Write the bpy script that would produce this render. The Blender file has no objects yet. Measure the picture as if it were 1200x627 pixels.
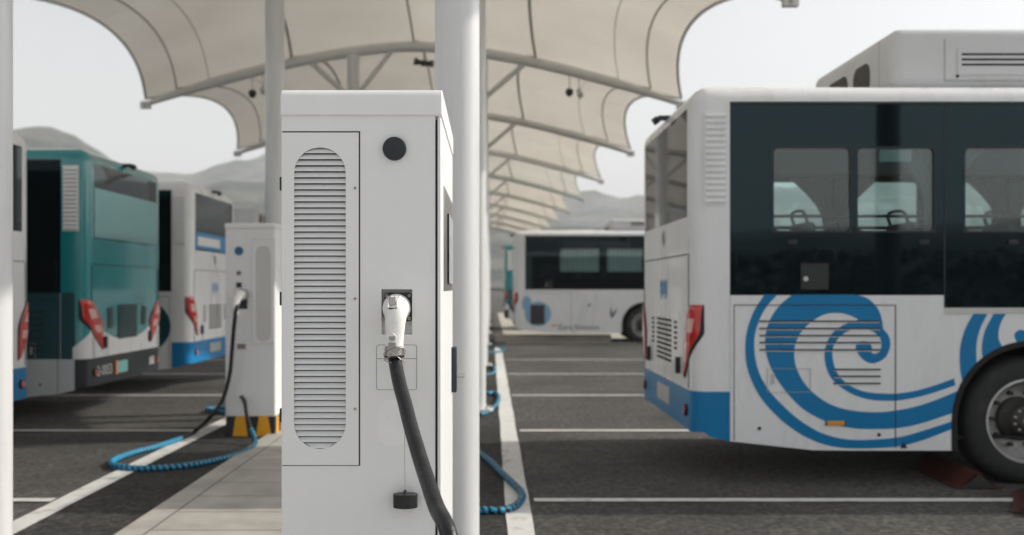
import bpy, bmesh, math, random
from mathutils import Vector, Matrix, noise
random.seed(7)
PI = math.pi
scene = bpy.context.scene
COL = scene.collection
CAMH = 1.48

# ------------------------------------------------------------------ materials
def mat(name, base, rough=0.5, metal=0.0, spec=0.5, coat=0.0, var=0.0, vscale=3.0, bump=0.0, bscale=60.0,
        dirt=None, dirt_amt=0.0, dirt_scale=2.0, stretch=(1, 1, 1)):
    m = bpy.data.materials.new(name); m.use_nodes = True
    nt = m.node_tree; n = nt.nodes; l = nt.links
    b = n['Principled BSDF']
    b.inputs['Base Color'].default_value = (*base, 1)
    if name == 'black_glass': b.inputs['Specular Tint'].default_value = (.58, .9, 1, 1)
    b.inputs['Roughness'].default_value = rough
    b.inputs['Metallic'].default_value = metal
    b.inputs['Specular IOR Level'].default_value = spec
    b.inputs['Coat Weight'].default_value = coat
    b.inputs['Coat Roughness'].default_value = 0.06
    tc = n.new('ShaderNodeTexCoord'); mp = n.new('ShaderNodeMapping'); mp.inputs['Scale'].default_value = stretch
    l.new(tc.outputs['Object'], mp.inputs['Vector'])
    cur = None
    if var > 0:
        nz = n.new('ShaderNodeTexNoise'); nz.inputs['Scale'].default_value = vscale; nz.inputs['Detail'].default_value = 6
        l.new(mp.outputs[0], nz.inputs['Vector'])
        mr = n.new('ShaderNodeMapRange'); mr.inputs['From Min'].default_value = .3; mr.inputs['From Max'].default_value = .7
        mr.inputs['To Min'].default_value = 1 - var; mr.inputs['To Max'].default_value = 1 + var * .6
        l.new(nz.outputs['Fac'], mr.inputs['Value'])
        mx = n.new('ShaderNodeMix'); mx.data_type = 'RGBA'; mx.blend_type = 'MULTIPLY'; mx.inputs['Factor'].default_value = 1
        mx.inputs[6].default_value = (*base, 1)
        l.new(mr.outputs[0], mx.inputs[7]); cur = mx.outputs[2]
        mr2 = n.new('ShaderNodeMapRange'); mr2.inputs['To Min'].default_value = max(.02, rough - .1); mr2.inputs['To Max'].default_value = min(1, rough + .12)
        l.new(nz.outputs['Fac'], mr2.inputs['Value']); l.new(mr2.outputs[0], b.inputs['Roughness'])
    if dirt is not None:
        nz = n.new('ShaderNodeTexNoise'); nz.inputs['Scale'].default_value = dirt_scale; nz.inputs['Detail'].default_value = 9; nz.inputs['Roughness'].default_value = .65
        l.new(mp.outputs[0], nz.inputs['Vector'])
        mr = n.new('ShaderNodeMapRange'); mr.inputs['From Min'].default_value = .52; mr.inputs['From Max'].default_value = .75
        mr.inputs['To Max'].default_value = dirt_amt
        l.new(nz.outputs['Fac'], mr.inputs['Value'])
        mx = n.new('ShaderNodeMix'); mx.data_type = 'RGBA'
        l.new(mr.outputs[0], mx.inputs['Factor']); mx.inputs[6].default_value = (*base, 1)
        if cur: l.new(cur, mx.inputs[6])
        mx.inputs[7].default_value = (*dirt, 1); cur = mx.outputs[2]
    if cur: l.new(cur, b.inputs['Base Color'])
    if bump > 0:
        nz = n.new('ShaderNodeTexNoise'); nz.inputs['Scale'].default_value = bscale; nz.inputs['Detail'].default_value = 4
        l.new(tc.outputs['Object'], nz.inputs['Vector'])
        bp = n.new('ShaderNodeBump'); bp.inputs['Strength'].default_value = bump; bp.inputs['Distance'].default_value = .01
        l.new(nz.outputs['Fac'], bp.inputs['Height']); l.new(bp.outputs[0], b.inputs['Normal'])
    return m

def glass_mat(name, tint, gl=0.03, ior=1.5):
    m = bpy.data.materials.new(name); m.use_nodes = True
    nt = m.node_tree; n = nt.nodes; l = nt.links
    for x in list(n): n.remove(x)
    out = n.new('ShaderNodeOutputMaterial'); mx = n.new('ShaderNodeMixShader')
    tr = n.new('ShaderNodeBsdfTransparent'); tr.inputs[0].default_value = (*tint, 1)
    g = n.new('ShaderNodeBsdfGlossy'); g.inputs['Roughness'].default_value = gl
    fr = n.new('ShaderNodeFresnel'); fr.inputs[0].default_value = ior
    l.new(fr.outputs[0], mx.inputs[0]); l.new(tr.outputs[0], mx.inputs[1]); l.new(g.outputs[0], mx.inputs[2]); l.new(mx.outputs[0], out.inputs[0])
    return m

M = {}
M['cabinet'] = mat('powder_coat_white', (.79, .795, .80), .42, var=.025, vscale=2.2, bump=.06, bscale=420, dirt=(.45, .42, .38), dirt_amt=.10, dirt_scale=1.7, stretch=(2, 2, .5))
M['cabinet_trim'] = mat('powder_coat_trim', (.77, .775, .785), .4, bump=.04, bscale=420)
M['ghost'] = mat('sticker_residue', (.82, .82, .83), .3, var=.03, vscale=20)
M['dark_gap'] = mat('dark_gap', (.012, .015, .018), .7)
M['cavity'] = mat('vent_cavity', (.10, .095, .085), .8)
M['black_plastic'] = mat('black_plastic', (.014, .02, .026), .38, var=.1, vscale=30)
M['rubber'] = mat('black_rubber', (.006, .007, .009), .36, var=.2, vscale=18, bump=.15, bscale=90, dirt=(.10, .095, .09), dirt_amt=.3, dirt_scale=25)
M['gun_white'] = mat('connector_white_plastic', (.80, .79, .76), .28, var=.03, vscale=30, dirt=(.3, .28, .25), dirt_amt=.25, dirt_scale=30)
M['gun_grey'] = mat('connector_grey_plastic', (.32, .32, .32), .35)
M['screw'] = mat('screw_metal', (.55, .54, .5), .3, metal=.9)
M['steel'] = mat('brushed_steel', (.36, .34, .31), .32, metal=.85, var=.1, vscale=8)
M['screen'] = mat('screen_glass', (.02, .023, .026), .08)
M['post'] = mat('post_white_paint', (.66, .665, .67), .3, var=.03, vscale=4, coat=.3, dirt=(.4, .38, .34), dirt_amt=.2, dirt_scale=3, stretch=(4, 4, .3))
M['beam'] = mat('beam_grey_paint', (.62, .62, .60), .45, var=.05, vscale=3)
M['seam'] = mat('membrane_seam', (.45, .44, .41), .7)
M['bus_white'] = mat('bus_white_paint', (.79, .80, .815), .28, coat=.25, var=.03, vscale=1.5, dirt=(.36, .33, .29), dirt_amt=.22, dirt_scale=2.2, stretch=(2.5, 2.5, .6))
M['bus_blue'] = mat('bus_blue_paint', (.001, .19, .44), .35, spec=.3, coat=.06, var=.06, vscale=3)
M['bus_teal'] = mat('bus_teal_paint', (.007, .245, .275), .2, coat=1, var=.05, vscale=2)
M['bus_dark_teal'] = mat('bus_dark_teal_paint', (.004, .06, .075), .3, coat=.5)
M['bus_grey'] = mat('bus_grey_paint', (.60, .62, .64), .3, coat=.4, var=.04, vscale=3)
M['glass_black'] = mat('black_glass', (.003, .006, .008), .03, spec=.5, bump=.004, bscale=1.2)
M['glass_teal'] = mat('teal_glass', (.22, .46, .47), .14, metal=.6)
M['pane'] = glass_mat('tinted_pane', (.84, .92, .915), ior=1.75)
M['frame_black'] = mat('black_frame', (.012, .014, .016), .35)
M['interior'] = mat('interior_grey', (.42, .50, .50), .7)
M['ceiling'] = mat('interior_ceiling', (.6, .68, .67), .6)
M['seat_fabric'] = mat('seat_fabric', (.09, .16, .18), .8, var=.15, vscale=12)
M['curtain'] = mat('curtain_cloth', (.30, .37, .37), .9)
M['grab'] = mat('grab_rail', (.07, .08, .085), .3)
M['poster'] = mat('sticker_white', (.55, .68, .68), .5)
M['red'] = mat('tail_lamp_red', (.55, .012, .008), .12, coat=.8)
M['pink'] = mat('tail_lamp_clear', (.72, .45, .40), .12, coat=.8)
M['amber'] = mat('amber_lens', (.75, .30, .015), .2, coat=.5)
M['alu'] = mat('aluminium', (.55, .55, .54), .35, metal=.6)
M['rim'] = mat('wheel_rim', (.50, .50, .49), .4, metal=.3, dirt=(.12, .10, .08), dirt_amt=.6, dirt_scale=9)
M['hub'] = mat('wheel_hub', (.035, .033, .032), .5, dirt=(.14, .10, .06), dirt_amt=.6, dirt_scale=12)
M['tyre'] = mat('tyre_rubber', (.018, .020, .021), .72, var=.2, vscale=6, bump=.3, bscale=30, dirt=(.09, .085, .08), dirt_amt=.5, dirt_scale=7)
M['under'] = mat('underbody', (.01, .01, .01), .8)
M['chock'] = mat('chock_red_steel', (.085, .024, .019), .5, var=.3, vscale=14, dirt=(.10, .05, .03), dirt_amt=.7, dirt_scale=14)
M['hose_blue'] = mat('hose_guard_blue', (.02, .27, .47), .5, dirt=(.08, .16, .2), dirt_amt=.5, dirt_scale=8, var=.1, vscale=20)
M['yellow'] = mat('hazard_yellow', (.85, .40, .01), .5, var=.08, vscale=9)
M['hazard_black'] = mat('hazard_black', (.018, .018, .018), .5)
M['ac'] = mat('air_conditioner_shell', (.64, .65, .66), .4, var=.04, vscale=2, dirt=(.40, .34, .26), dirt_amt=.45, dirt_scale=1.8)
M['green_plate'] = mat('number_plate_green', (.25, .62, .60), .4)
M['orange_plate'] = mat('number_plate_orange', (.85, .28, .08), .4)
M['plate_white'] = mat('lettering_white', (.75, .75, .73), .4)
M['text_dark'] = mat('lettering_dark', (.04, .10, .11), .5)
M['text_blue'] = mat('lettering_blue', (.12, .32, .55), .5)
M['sky_decal'] = mat('decal_light_blue', (.22, .42, .62), .35, coat=.3)
M['emblem'] = mat('round_emblem_blue', (.01, .12, .24), .35)
M['line'] = mat('road_paint', (.66, .655, .635), .7, var=.15, vscale=5, dirt=(.17, .165, .155), dirt_amt=.95, dirt_scale=5, bump=.2, bscale=120)
M['kerb'] = mat('kerb_concrete', (.40, .375, .33), .85, var=.12, vscale=3, bump=.2, bscale=40)
M['leaf'] = mat('hedge_leaf', (.035, .07, .03), .6, var=.4, vscale=3)
M['pale_curtain'] = mat('pale_curtain', (.74, .84, .84), .9)
M['bounce_concrete'] = mat('bounce_concrete', (.50, .49, .465), .85, var=.1, vscale=1.5, bump=.15, bscale=30)
M['label_blue'] = mat('window_sign_blue', (.01, .22, .50), .3)

# membrane fabric
m = bpy.data.materials.new('membrane_fabric'); m.use_nodes = True
n = m.node_tree.nodes; l = m.node_tree.links
for x in list(n): n.remove(x)
o_ = n.new('ShaderNodeOutputMaterial'); mx = n.new('ShaderNodeMixShader'); mx.inputs[0].default_value = .42
d_ = n.new('ShaderNodeBsdfDiffuse'); t_ = n.new('ShaderNodeBsdfTranslucent')
tc = n.new('ShaderNodeTexCoord'); nz = n.new('ShaderNodeTexNoise'); nz.inputs['Scale'].default_value = .7; nz.inputs['Detail'].default_value = 7
cr = n.new('ShaderNodeValToRGB'); cr.color_ramp.elements[0].position = .3; cr.color_ramp.elements[1].position = .7
cr.color_ramp.elements[0].color = (.60, .555, .49, 1); cr.color_ramp.elements[1].color = (.68, .64, .575, 1)
l.new(tc.outputs['Object'], nz.inputs['Vector']); l.new(nz.outputs['Fac'], cr.inputs[0])
l.new(cr.outputs[0], d_.inputs[0]); l.new(cr.outputs[0], t_.inputs[0])
l.new(d_.outputs[0], mx.inputs[1]); l.new(t_.outputs[0], mx.inputs[2]); l.new(mx.outputs[0], o_.inputs[0])
M['membrane'] = m

# asphalt
def asphalt(name, dark):
    m = bpy.data.materials.new(name); m.use_nodes = True
    n = m.node_tree.nodes; l = m.node_tree.links; b = n['Principled BSDF']
    tc = n.new('ShaderNodeTexCoord')
    vo = n.new('ShaderNodeTexVoronoi'); vo.inputs['Scale'].default_value = 34
    nz = n.new('ShaderNodeTexNoise'); nz.inputs['Scale'].default_value = .55; nz.inputs['Detail'].default_value = 8; nz.inputs['Roughness'].default_value = .6
    nf = n.new('ShaderNodeTexNoise'); nf.inputs['Scale'].default_value = 15; nf.inputs['Detail'].default_value = 5; nf.inputs['Roughness'].default_value = .7
    for q in (vo, nz, nf): l.new(tc.outputs['Object'], q.inputs['Vector'])
    c1 = n.new('ShaderNodeValToRGB'); c1.color_ramp.elements[0].position = .32; c1.color_ramp.elements[1].position = .72
    a, c = (.017, .066) if not dark else (.010, .042)
    c1.color_ramp.elements[0].color = (a, a * .985, a * .97, 1); c1.color_ramp.elements[1].color = (c, c * .975, c * .93, 1)
    l.new(nz.outputs['Fac'], c1.inputs[0])
    bw = n.new('ShaderNodeRGBToBW'); l.new(vo.outputs['Color'], bw.inputs[0])
    mr = n.new('ShaderNodeMapRange'); mr.inputs['To Min'].default_value = .15; mr.inputs['To Max'].default_value = 2.3
    l.new(bw.outputs[0], mr.inputs['Value'])
    mr3 = n.new('ShaderNodeMapRange'); mr3.inputs['From Min'].default_value = .3; mr3.inputs['From Max'].default_value = .7
    mr3.inputs['To Min'].default_value = .45; mr3.inputs['To Max'].default_value = 1.6; l.new(nf.outputs['Fac'], mr3.inputs['Value'])
    mm = n.new('ShaderNodeMath'); mm.operation = 'MULTIPLY'; l.new(mr.outputs[0], mm.inputs[0]); l.new(mr3.outputs[0], mm.inputs[1])
    x1 = n.new('ShaderNodeMix'); x1.data_type = 'RGBA'; x1.blend_type = 'MULTIPLY'; x1.inputs['Factor'].default_value = 1
    l.new(c1.outputs[0], x1.inputs[6]); l.new(mm.outputs[0], x1.inputs[7])
    st = n.new('ShaderNodeTexNoise'); st.inputs['Scale'].default_value = 1.7; st.inputs['Detail'].default_value = 7; st.inputs['Roughness'].default_value = .75; st.inputs['Distortion'].default_value = .6
    l.new(tc.outputs['Object'], st.inputs['Vector'])
    sr = n.new('ShaderNodeMapRange'); sr.inputs['From Min'].default_value = .56; sr.inputs['From Max'].default_value = .70; sr.inputs['To Max'].default_value = .6; l.new(st.outputs['Fac'], sr.inputs['Value'])
    x2 = n.new('ShaderNodeMix'); x2.data_type = 'RGBA'; l.new(sr.outputs[0], x2.inputs['Factor']); l.new(x1.outputs[2], x2.inputs[6]); x2.inputs[7].default_value = (.018, .018, .018, 1)
    pe = n.new('ShaderNodeTexVoronoi'); pe.inputs['Scale'].default_value = 9; l.new(tc.outputs['Object'], pe.inputs['Vector'])   # scattered pale grit
    pr = n.new('ShaderNodeMath'); pr.operation = 'LESS_THAN'; pr.inputs[1].default_value = .055; l.new(pe.outputs['Distance'], pr.inputs[0])
    x3 = n.new('ShaderNodeMix'); x3.data_type = 'RGBA'; l.new(pr.outputs[0], x3.inputs['Factor']); l.new(x2.outputs[2], x3.inputs[6]); x3.inputs[7].default_value = (.22, .21, .195, 1)
    l.new(x3.outputs[2], b.inputs['Base Color']); b.inputs['Roughness'].default_value = .85
    b.inputs['Specular IOR Level'].default_value = .12; b.inputs['Sheen Weight'].default_value = .10 if not dark else .05; b.inputs['Sheen Roughness'].default_value = .45; b.inputs['Sheen Tint'].default_value = (1, .96, .9, 1)
    bp = n.new('ShaderNodeBump'); bp.inputs['Strength'].default_value = .7; bp.inputs['Distance'].default_value = .006
    l.new(mm.outputs[0], bp.inputs['Height']); l.new(bp.outputs[0], b.inputs['Normal'])
    return m
M['asphalt'] = asphalt('asphalt', False); M['asphalt_dark'] = asphalt('asphalt_fresh', True)

# platform concrete with slab joints every half metre
m = bpy.data.materials.new('platform_concrete'); m.use_nodes = True
n = m.node_tree.nodes; l = m.node_tree.links; b = n['Principled BSDF']
tc = n.new('ShaderNodeTexCoord'); sp = n.new('ShaderNodeSeparateXYZ'); l.new(tc.outputs['Object'], sp.inputs[0])
def mth(op, a, bb=None):
    q = n.new('ShaderNodeMath'); q.operation = op
    for i, v in enumerate((a, bb)):
        if v is None: continue
        if isinstance(v, (int, float)): q.inputs[i].default_value = v
        else: l.new(v, q.inputs[i])
    return q.outputs[0]
fy = mth('PINGPONG', sp.outputs['Y'], .25)                      # joint where this is 0 -> every 0.5 m
jy = mth('LESS_THAN', fy, .008)
bx = mth('ABSOLUTE', mth('SUBTRACT', mth('ABSOLUTE', sp.outputs['X']), .66))
jx = mth('LESS_THAN', bx, .007)
inner = mth('LESS_THAN', mth('ABSOLUTE', sp.outputs['X']), .66)
j = mth('MAXIMUM', mth('MULTIPLY', jy, inner), jx)
nz = n.new('ShaderNodeTexNoise'); nz.inputs['Scale'].default_value = 2.5; nz.inputs['Detail'].default_value = 9; nz.inputs['Roughness'].default_value = .62
l.new(tc.outputs['Object'], nz.inputs['Vector'])
cr = n.new('ShaderNodeValToRGB'); cr.color_ramp.elements[0].position = .3; cr.color_ramp.elements[1].position = .7
cr.color_ramp.elements[0].color = (.30, .285, .26, 1); cr.color_ramp.elements[1].color = (.47, .455, .42, 1)
l.new(nz.outputs['Fac'], cr.inputs[0])
mx = n.new('ShaderNodeMix'); mx.data_type = 'RGBA'; l.new(mth('MULTIPLY', j, .9), mx.inputs['Factor']); l.new(cr.outputs[0], mx.inputs[6]); mx.inputs[7].default_value = (.10, .095, .085, 1)
l.new(mx.outputs[2], b.inputs['Base Color']); b.inputs['Roughness'].default_value = .8
bp = n.new('ShaderNodeBump'); bp.inputs['Strength'].default_value = .6; bp.inputs['Distance'].default_value = .01; bp.invert = True
l.new(j, bp.inputs['Height']); l.new(bp.outputs[0], b.inputs['Normal'])
M['platform'] = m

# hills
m = bpy.data.materials.new('wooded_hillside'); m.use_nodes = True
n = m.node_tree.nodes; l = m.node_tree.links; b = n['Principled BSDF']
tc = n.new('ShaderNodeTexCoord'); nz = n.new('ShaderNodeTexNoise'); nz.inputs['Scale'].default_value = .011; nz.inputs['Detail'].default_value = 14; nz.inputs['Roughness'].default_value = .7
l.new(tc.outputs['Object'], nz.inputs['Vector'])
cr = n.new('ShaderNodeValToRGB'); cr.color_ramp.elements[0].position = .43; cr.color_ramp.elements[1].position = .58
cr.color_ramp.elements[0].color = (.012, .03, .026, 1); cr.color_ramp.elements[1].color = (.14, .14, .12, 1)
l.new(nz.outputs['Fac'], cr.inputs[0]); l.new(cr.outputs[0], b.inputs['Base Color']); b.inputs['Roughness'].default_value = .95
bp = n.new('ShaderNodeBump'); bp.inputs['Strength'].default_value = 1; bp.inputs['Distance'].default_value = 14
l.new(nz.outputs['Fac'], bp.inputs['Height']); l.new(bp.outputs[0], b.inputs['Normal'])
M['hill'] = m

# ------------------------------------------------------------------ mesh helpers
class MB:
    def __init__(s): s.v = []; s.f = []; s.mi = []; s.ms = []; s.sm = []
    def _m(s, k):
        if k not in s.ms: s.ms.append(k)
        return s.ms.index(k)
    def add(s, vs, fs, k, smooth=False):
        o = len(s.v); i = s._m(k)
        s.v += [tuple(p) for p in vs]
        for f in fs: s.f.append([o + a for a in f]); s.mi.append(i); s.sm.append(smooth)
        return s
    def box(s, x0, x1, y0, y1, z0, z1, k, rot=None):
        vs = [(x, y, z) for x in (x0, x1) for y in (y0, y1) for z in (z0, z1)]
        if rot:
            c = Vector(((x0 + x1) / 2, (y0 + y1) / 2, (z0 + z1) / 2)); vs = [c + rot @ (Vector(p) - c) for p in vs]
        return s.add(vs, [(0, 1, 3, 2), (4, 6, 7, 5), (0, 4, 5, 1), (2, 3, 7, 6), (0, 2, 6, 4), (1, 5, 7, 3)], k)
    def cyl(s, p0, p1, r0, k, r1=None, seg=24, cap=True):
        p0 = Vector(p0); p1 = Vector(p1); r1 = r0 if r1 is None else r1
        d = (p1 - p0).normalized(); a = d.orthogonal().normalized(); b = d.cross(a)
        vs = []
        for p, r in ((p0, r0), (p1, r1)):
            for i in range(seg):
                t = 2 * PI * i / seg; vs.append(p + (a * math.cos(t) + b * math.sin(t)) * r)
        s.add(vs, [(i, (i + 1) % seg, seg + (i + 1) % seg, seg + i) for i in range(seg)], k, True)
        if cap:
            s.add(vs[:seg], [tuple(reversed(range(seg)))], k); s.add(vs[seg:], [tuple(range(seg))], k)
        return s
    def lathe(s, prof, k, origin=(0, 0, 0), axis='z', seg=48):
        # prof: (r, h) list ; axis y or z
        vs = []; n_ = len(prof)
        for i in range(seg):
            t = 2 * PI * i / seg
            for r, h in prof:
                if axis == 'z': p = (r * math.cos(t), r * math.sin(t), h)
                else: p = (r * math.cos(t), h, r * math.sin(t))
                vs.append((p[0] + origin[0], p[1] + origin[1], p[2] + origin[2]))
        fs = []
        for i in range(seg):
            j = (i + 1) % seg
            for q in range(n_ - 1): fs.append((i * n_ + q, j * n_ + q, j * n_ + q + 1, i * n_ + q + 1))
        return s.add(vs, fs, k, True)
    def tube(s, pts, r, k, seg=12, matf=None, radf=None, cap=True):
        pts = [Vector(p) for p in pts]; n_ = len(pts); vs = []
        t0 = (pts[1] - pts[0]).normalized(); a = t0.orthogonal().normalized(); L = 0; Ls = []
        for i, p in enumerate(pts):
            t = (pts[min(i + 1, n_ - 1)] - pts[max(i - 1, 0)]).normalized()
            a = (a - t * a.dot(t)).normalized(); b = t.cross(a)
            if i: L += (p - pts[i - 1]).length
            Ls.append(L)
            rr = r[i] if isinstance(r, (list, tuple)) else r
            for q in range(seg):
                th = 2 * PI * q / seg; R_ = rr * (radf(L, th) if radf else 1)
                vs.append(p + (a * math.cos(th) + b * math.sin(th)) * R_)
        o = len(s.v); s.v += [tuple(p) for p in vs]
        for i in range(n_ - 1):
            for q in range(seg):
                q2 = (q + 1) % seg
                kk = matf(Ls[i], 2 * PI * (q + .5) / seg) if matf else k
                s.f.append([o + i * seg + q, o + i * seg + q2, o + (i + 1) * seg + q2, o + (i + 1) * seg + q]); s.mi.append(s._m(kk)); s.sm.append(True)
        if cap:
            s.f.append([o + q for q in reversed(range(seg))]); s.mi.append(s._m(k)); s.sm.append(False)
            s.f.append([o + (n_ - 1) * seg + q for q in range(seg)]); s.mi.append(s._m(k)); s.sm.append(False)
        return s
    def sheet(s, loops, tf, thick, k):
        """filled polygon (first loop outer, rest holes) in (u,v); tf(u,v,w)->xyz ; w from 0 to thick"""
        bm = bmesh.new(); es = []
        for lp in loops:
            vv = [bm.verts.new((u, v, 0)) for u, v in lp]
            es += [bm.edges.new((vv[i], vv[(i + 1) % len(vv)])) for i in range(len(vv))]
        bmesh.ops.triangle_fill(bm, use_beauty=True, use_dissolve=False, edges=es, normal=(0, 0, 1))
        bm.verts.index_update(); V = [(v.co.x, v.co.y) for v in bm.verts]; F = [[v.index for v in f.verts] for f in bm.faces]
        bd = [[e.verts[0].index, e.verts[1].index] for e in bm.edges if len(e.link_faces) == 1]
        bm.free(); N = len(V)
        vs = [tf(u, v, 0) for u, v in V]
        if thick:
            vs += [tf(u, v, thick) for u, v in V]
            F = F + [[N + i for i in reversed(f)] for f in F] + [[a, b, N + b, N + a] for a, b in bd]
        return s.add(vs, F, k)
    def build(s, name, parent=None, bevel=0, recalc=True, solid=0, sharp=35, segs=2):
        me = bpy.data.meshes.new(name); me.from_pydata(s.v, [], s.f)
        for k in s.ms: me.materials.append(M[k])
        me.polygons.foreach_set('material_index', s.mi); me.polygons.foreach_set('use_smooth', [bool(x) or bevel > 0 for x in s.sm])
        me.update()
        if recalc:
            bm = bmesh.new(); bm.from_mesh(me); bmesh.ops.recalc_face_normals(bm, faces=bm.faces); bm.to_mesh(me); bm.free()
        me.set_sharp_from_angle(angle=math.radians(sharp))
        o = bpy.data.objects.new(name, me); COL.objects.link(o)
        if parent: o.parent = parent
        if solid:
            md = o.modifiers.new('Solidify', 'SOLIDIFY'); md.thickness = solid; md.offset = -1
        if bevel:
            md = o.modifiers.new('Bevel', 'BEVEL'); md.width = bevel; md.segments = segs; md.limit_method = 'ANGLE'; md.angle_limit = math.radians(40)
        return o

def empty(name, loc=(0, 0, 0), rz=0):
    o = bpy.data.objects.new(name, None); COL.objects.link(o); o.location = loc; o.rotation_euler = (0, 0, rz); o.empty_display_size = .2
    return o
def tag(o, label=None, cat=None, group=None, kind=None):
    if label: o['label'] = label
    if cat: o['category'] = cat
    if group: o['group'] = group
    if kind: o['kind'] = kind
    return o
def rrect(x0, x1, z0, z1, r, n_=6):
    pts = []
    for cx, cz, a0 in ((x1 - r, z1 - r, 0), (x0 + r, z1 - r, 90), (x0 + r, z0 + r, 180), (x1 - r, z0 + r, 270)):
        for i in range(n_ + 1):
            a = math.radians(a0 + 90 * i / n_); pts.append((cx + r * math.cos(a), cz + r * math.sin(a)))
    return pts
def catmull(p, closed=False, sub=6):
    out = []; N = len(p)
    rng = range(N) if closed else range(N - 1)
    for i in rng:
        if closed: a, b, c, d = p[i - 1], p[i], p[(i + 1) % N], p[(i + 2) % N]
        else: a, b, c, d = p[max(i - 1, 0)], p[i], p[i + 1], p[min(i + 2, N - 1)]
        for k in range(sub):
            t = k / sub
            out.append(tuple(.5 * (2 * b[j] + (c[j] - a[j]) * t + (2 * a[j] - 5 * b[j] + 4 * c[j] - d[j]) * t * t + (3 * b[j] - a[j] - 3 * c[j] + d[j]) * t ** 3) for j in range(len(b))))
    if not closed: out.append(tuple(p[-1]))
    return out
def text(body, size, name, k, parent, loc, rot, ext=.001):
    cu = bpy.data.curves.new(name, 'FONT'); cu.body = body; cu.size = size; cu.extrude = ext; cu.resolution_u = 3
    o = bpy.data.objects.new('tmp', cu); COL.objects.link(o)
    dg = bpy.context.evaluated_depsgraph_get(); me = bpy.data.meshes.new_from_object(o.evaluated_get(dg))
    bpy.data.objects.remove(o); me.materials.clear(); me.materials.append(M[k])
    r = bpy.data.objects.new(name, me); COL.objects.link(r); r.parent = parent; r.location = loc; r.rotation_euler = rot
    return r
def P(px, py, Z):            # real place of something seen at a photo position, at distance Z
    return ((px - 575) * Z / 1200, Z, CAMH - (py - 337) * Z / 1200)
def G(px, py, h=.03):
    return P(px, py, (CAMH - h) * 1200 / (py - 337))

# ------------------------------------------------------------------ setting
def plane(name, x0, x1, y0, y1, z, k):
    mb = MB(); mb.add([(x0, y0, z), (x1, y0, z), (x1, y1, z), (x0, y1, z)], [(0, 1, 2, 3)], k)
    return tag(mb.build(name, recalc=False), kind='structure')
plane('ground', -3600, 3600, -3600, 3600, 0, 'asphalt')
plane('road', -2.86, .14, 2.4, 76, .004, 'asphalt_dark')
# platform
mb = MB(); mb.box(-.84, .84, 0, 88, 0, .035, 'platform'); o = mb.build('platform', bevel=.008); o.location = (-1.37, -13.9, .0); tag(o, kind='structure')
# painted lines
mb = MB()
def strip(x0, x1, y0, y1, z=.009):
    # small pieces with slightly uneven edges
    nx = max(1, int((x1 - x0) / .35)); ny = max(1, int((y1 - y0) / .35)); vs = []; fs = []
    for i in range(nx + 1):
        for j_ in range(ny + 1):
            jx_ = random.uniform(-.004, .004) if nx > 2 or i in (0, nx) else 0
            jy_ = random.uniform(-.004, .004)
            vs.append((x0 + (x1 - x0) * i / nx + (jx_ if ny > nx else 0), y0 + (y1 - y0) * j_ / ny + (jy_ if nx > ny else 0), z))
    for i in range(nx):
        for j_ in range(ny):
            a = i * (ny + 1) + j_; fs.append((a, a + ny + 1, a + ny + 2, a + 1))
    mb.add(vs, fs, 'line')
strip(.10, .265, 2.4, 25.2); strip(-3.01, -2.85, 2.4, 76)
for k in range(-1, 20):
    y = 7.10 + 3.45 * k
    if y < 24: strip(.30, 11.5, y - .055, y + .055)
    strip(-14.5, -3.03, y - .055, y + .055)
tag(mb.build('road_markings', recalc=False), kind='structure')
plane('pavement', -60, 60, -45, 2.4, .012, 'bounce_concrete')  # unseen pale slab added behind the viewpoint to bounce light onto front faces
# concrete kerb island and far concrete apron
plane('pavement', .4, 60, 26.95, 60, .008, 'kerb')
mb = MB(); mb.box(.12, 3.25, 27.6, 27.85, 0, .21, 'kerb'); tag(mb.build('kerb', bevel=.02), kind='structure')

# hills: one terrain ring, two ridges
near = [(-1100, 60), (-600, 110), (-200, 138), (20, 149), (53, 153), (84, 161), (109, 172), (135, 185), (163, 199), (190, 212), (215, 222), (240, 214), (253, 209), (266, 207), (282, 209), (312, 212), (360, 216), (430, 224), (520, 240), (600, 256), (700, 266), (800, 262), (1000, 258), (1300, 240), (2200, 200)]
far = [(-1500, 180), (-300, 190), (60, 196), (170, 199), (202, 201), (226, 205), (250, 201), (282, 193), (312, 186), (400, 176), (520, 196), (600, 216), (649, 229), (681, 225), (697, 228), (719, 234), (742, 237), (770, 234), (850, 224), (1000, 216), (1200, 200), (2400, 190)]
def prof(tab, x):
    if x <= tab[0][0]: return tab[0][1]
    for (a, b), (c, d) in zip(tab, tab[1:]):
        if x <= c: t = (x - a) / (c - a); t = t * t * (3 - 2 * t) * .5 + t * .5; return b + (d - b) * t
    return tab[-1][1]
mb = MB(); NA = 620; rs = [420 + 45 * i for i in range(48)]
vs = []
for i in range(NA):
    ph = 2 * PI * i / NA                              # clockwise from +Y
    xs = 575 + 1200 * math.tan(ph) if abs(math.cos(ph)) > .35 and math.cos(ph) > 0 else (2400 if math.sin(ph) > 0 else -1500)
    xs = max(-1500, min(2400, xs)); cz = max(math.cos(ph), .45)
    for r in rs:
        h = -1.5
        for tab, r0, w in ((near, 950, 380), (far, 1900, 700)):
            H = (337 - prof(tab, xs)) / 1200 * r0 * cz
            g = math.exp(-((r - r0) / w) ** 2 * 1.3)
            rough = 1 + .16 * noise.fractal(Vector((r0 + r * math.sin(ph) * .006, r * math.cos(ph) * .006, 0)), .9, 2.1, 5) * (1 if abs(r - r0) > 60 else .35)
            h = max(h, H * g * rough - 3)
        h += 3.5 * noise.noise(Vector((math.sin(ph) * r * .02, math.cos(ph) * r * .02, 3)))*(1 if h > 5 else 0)
        vs.append((r * math.sin(ph), r * math.cos(ph), h))
K = len(rs); fs = []
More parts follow.
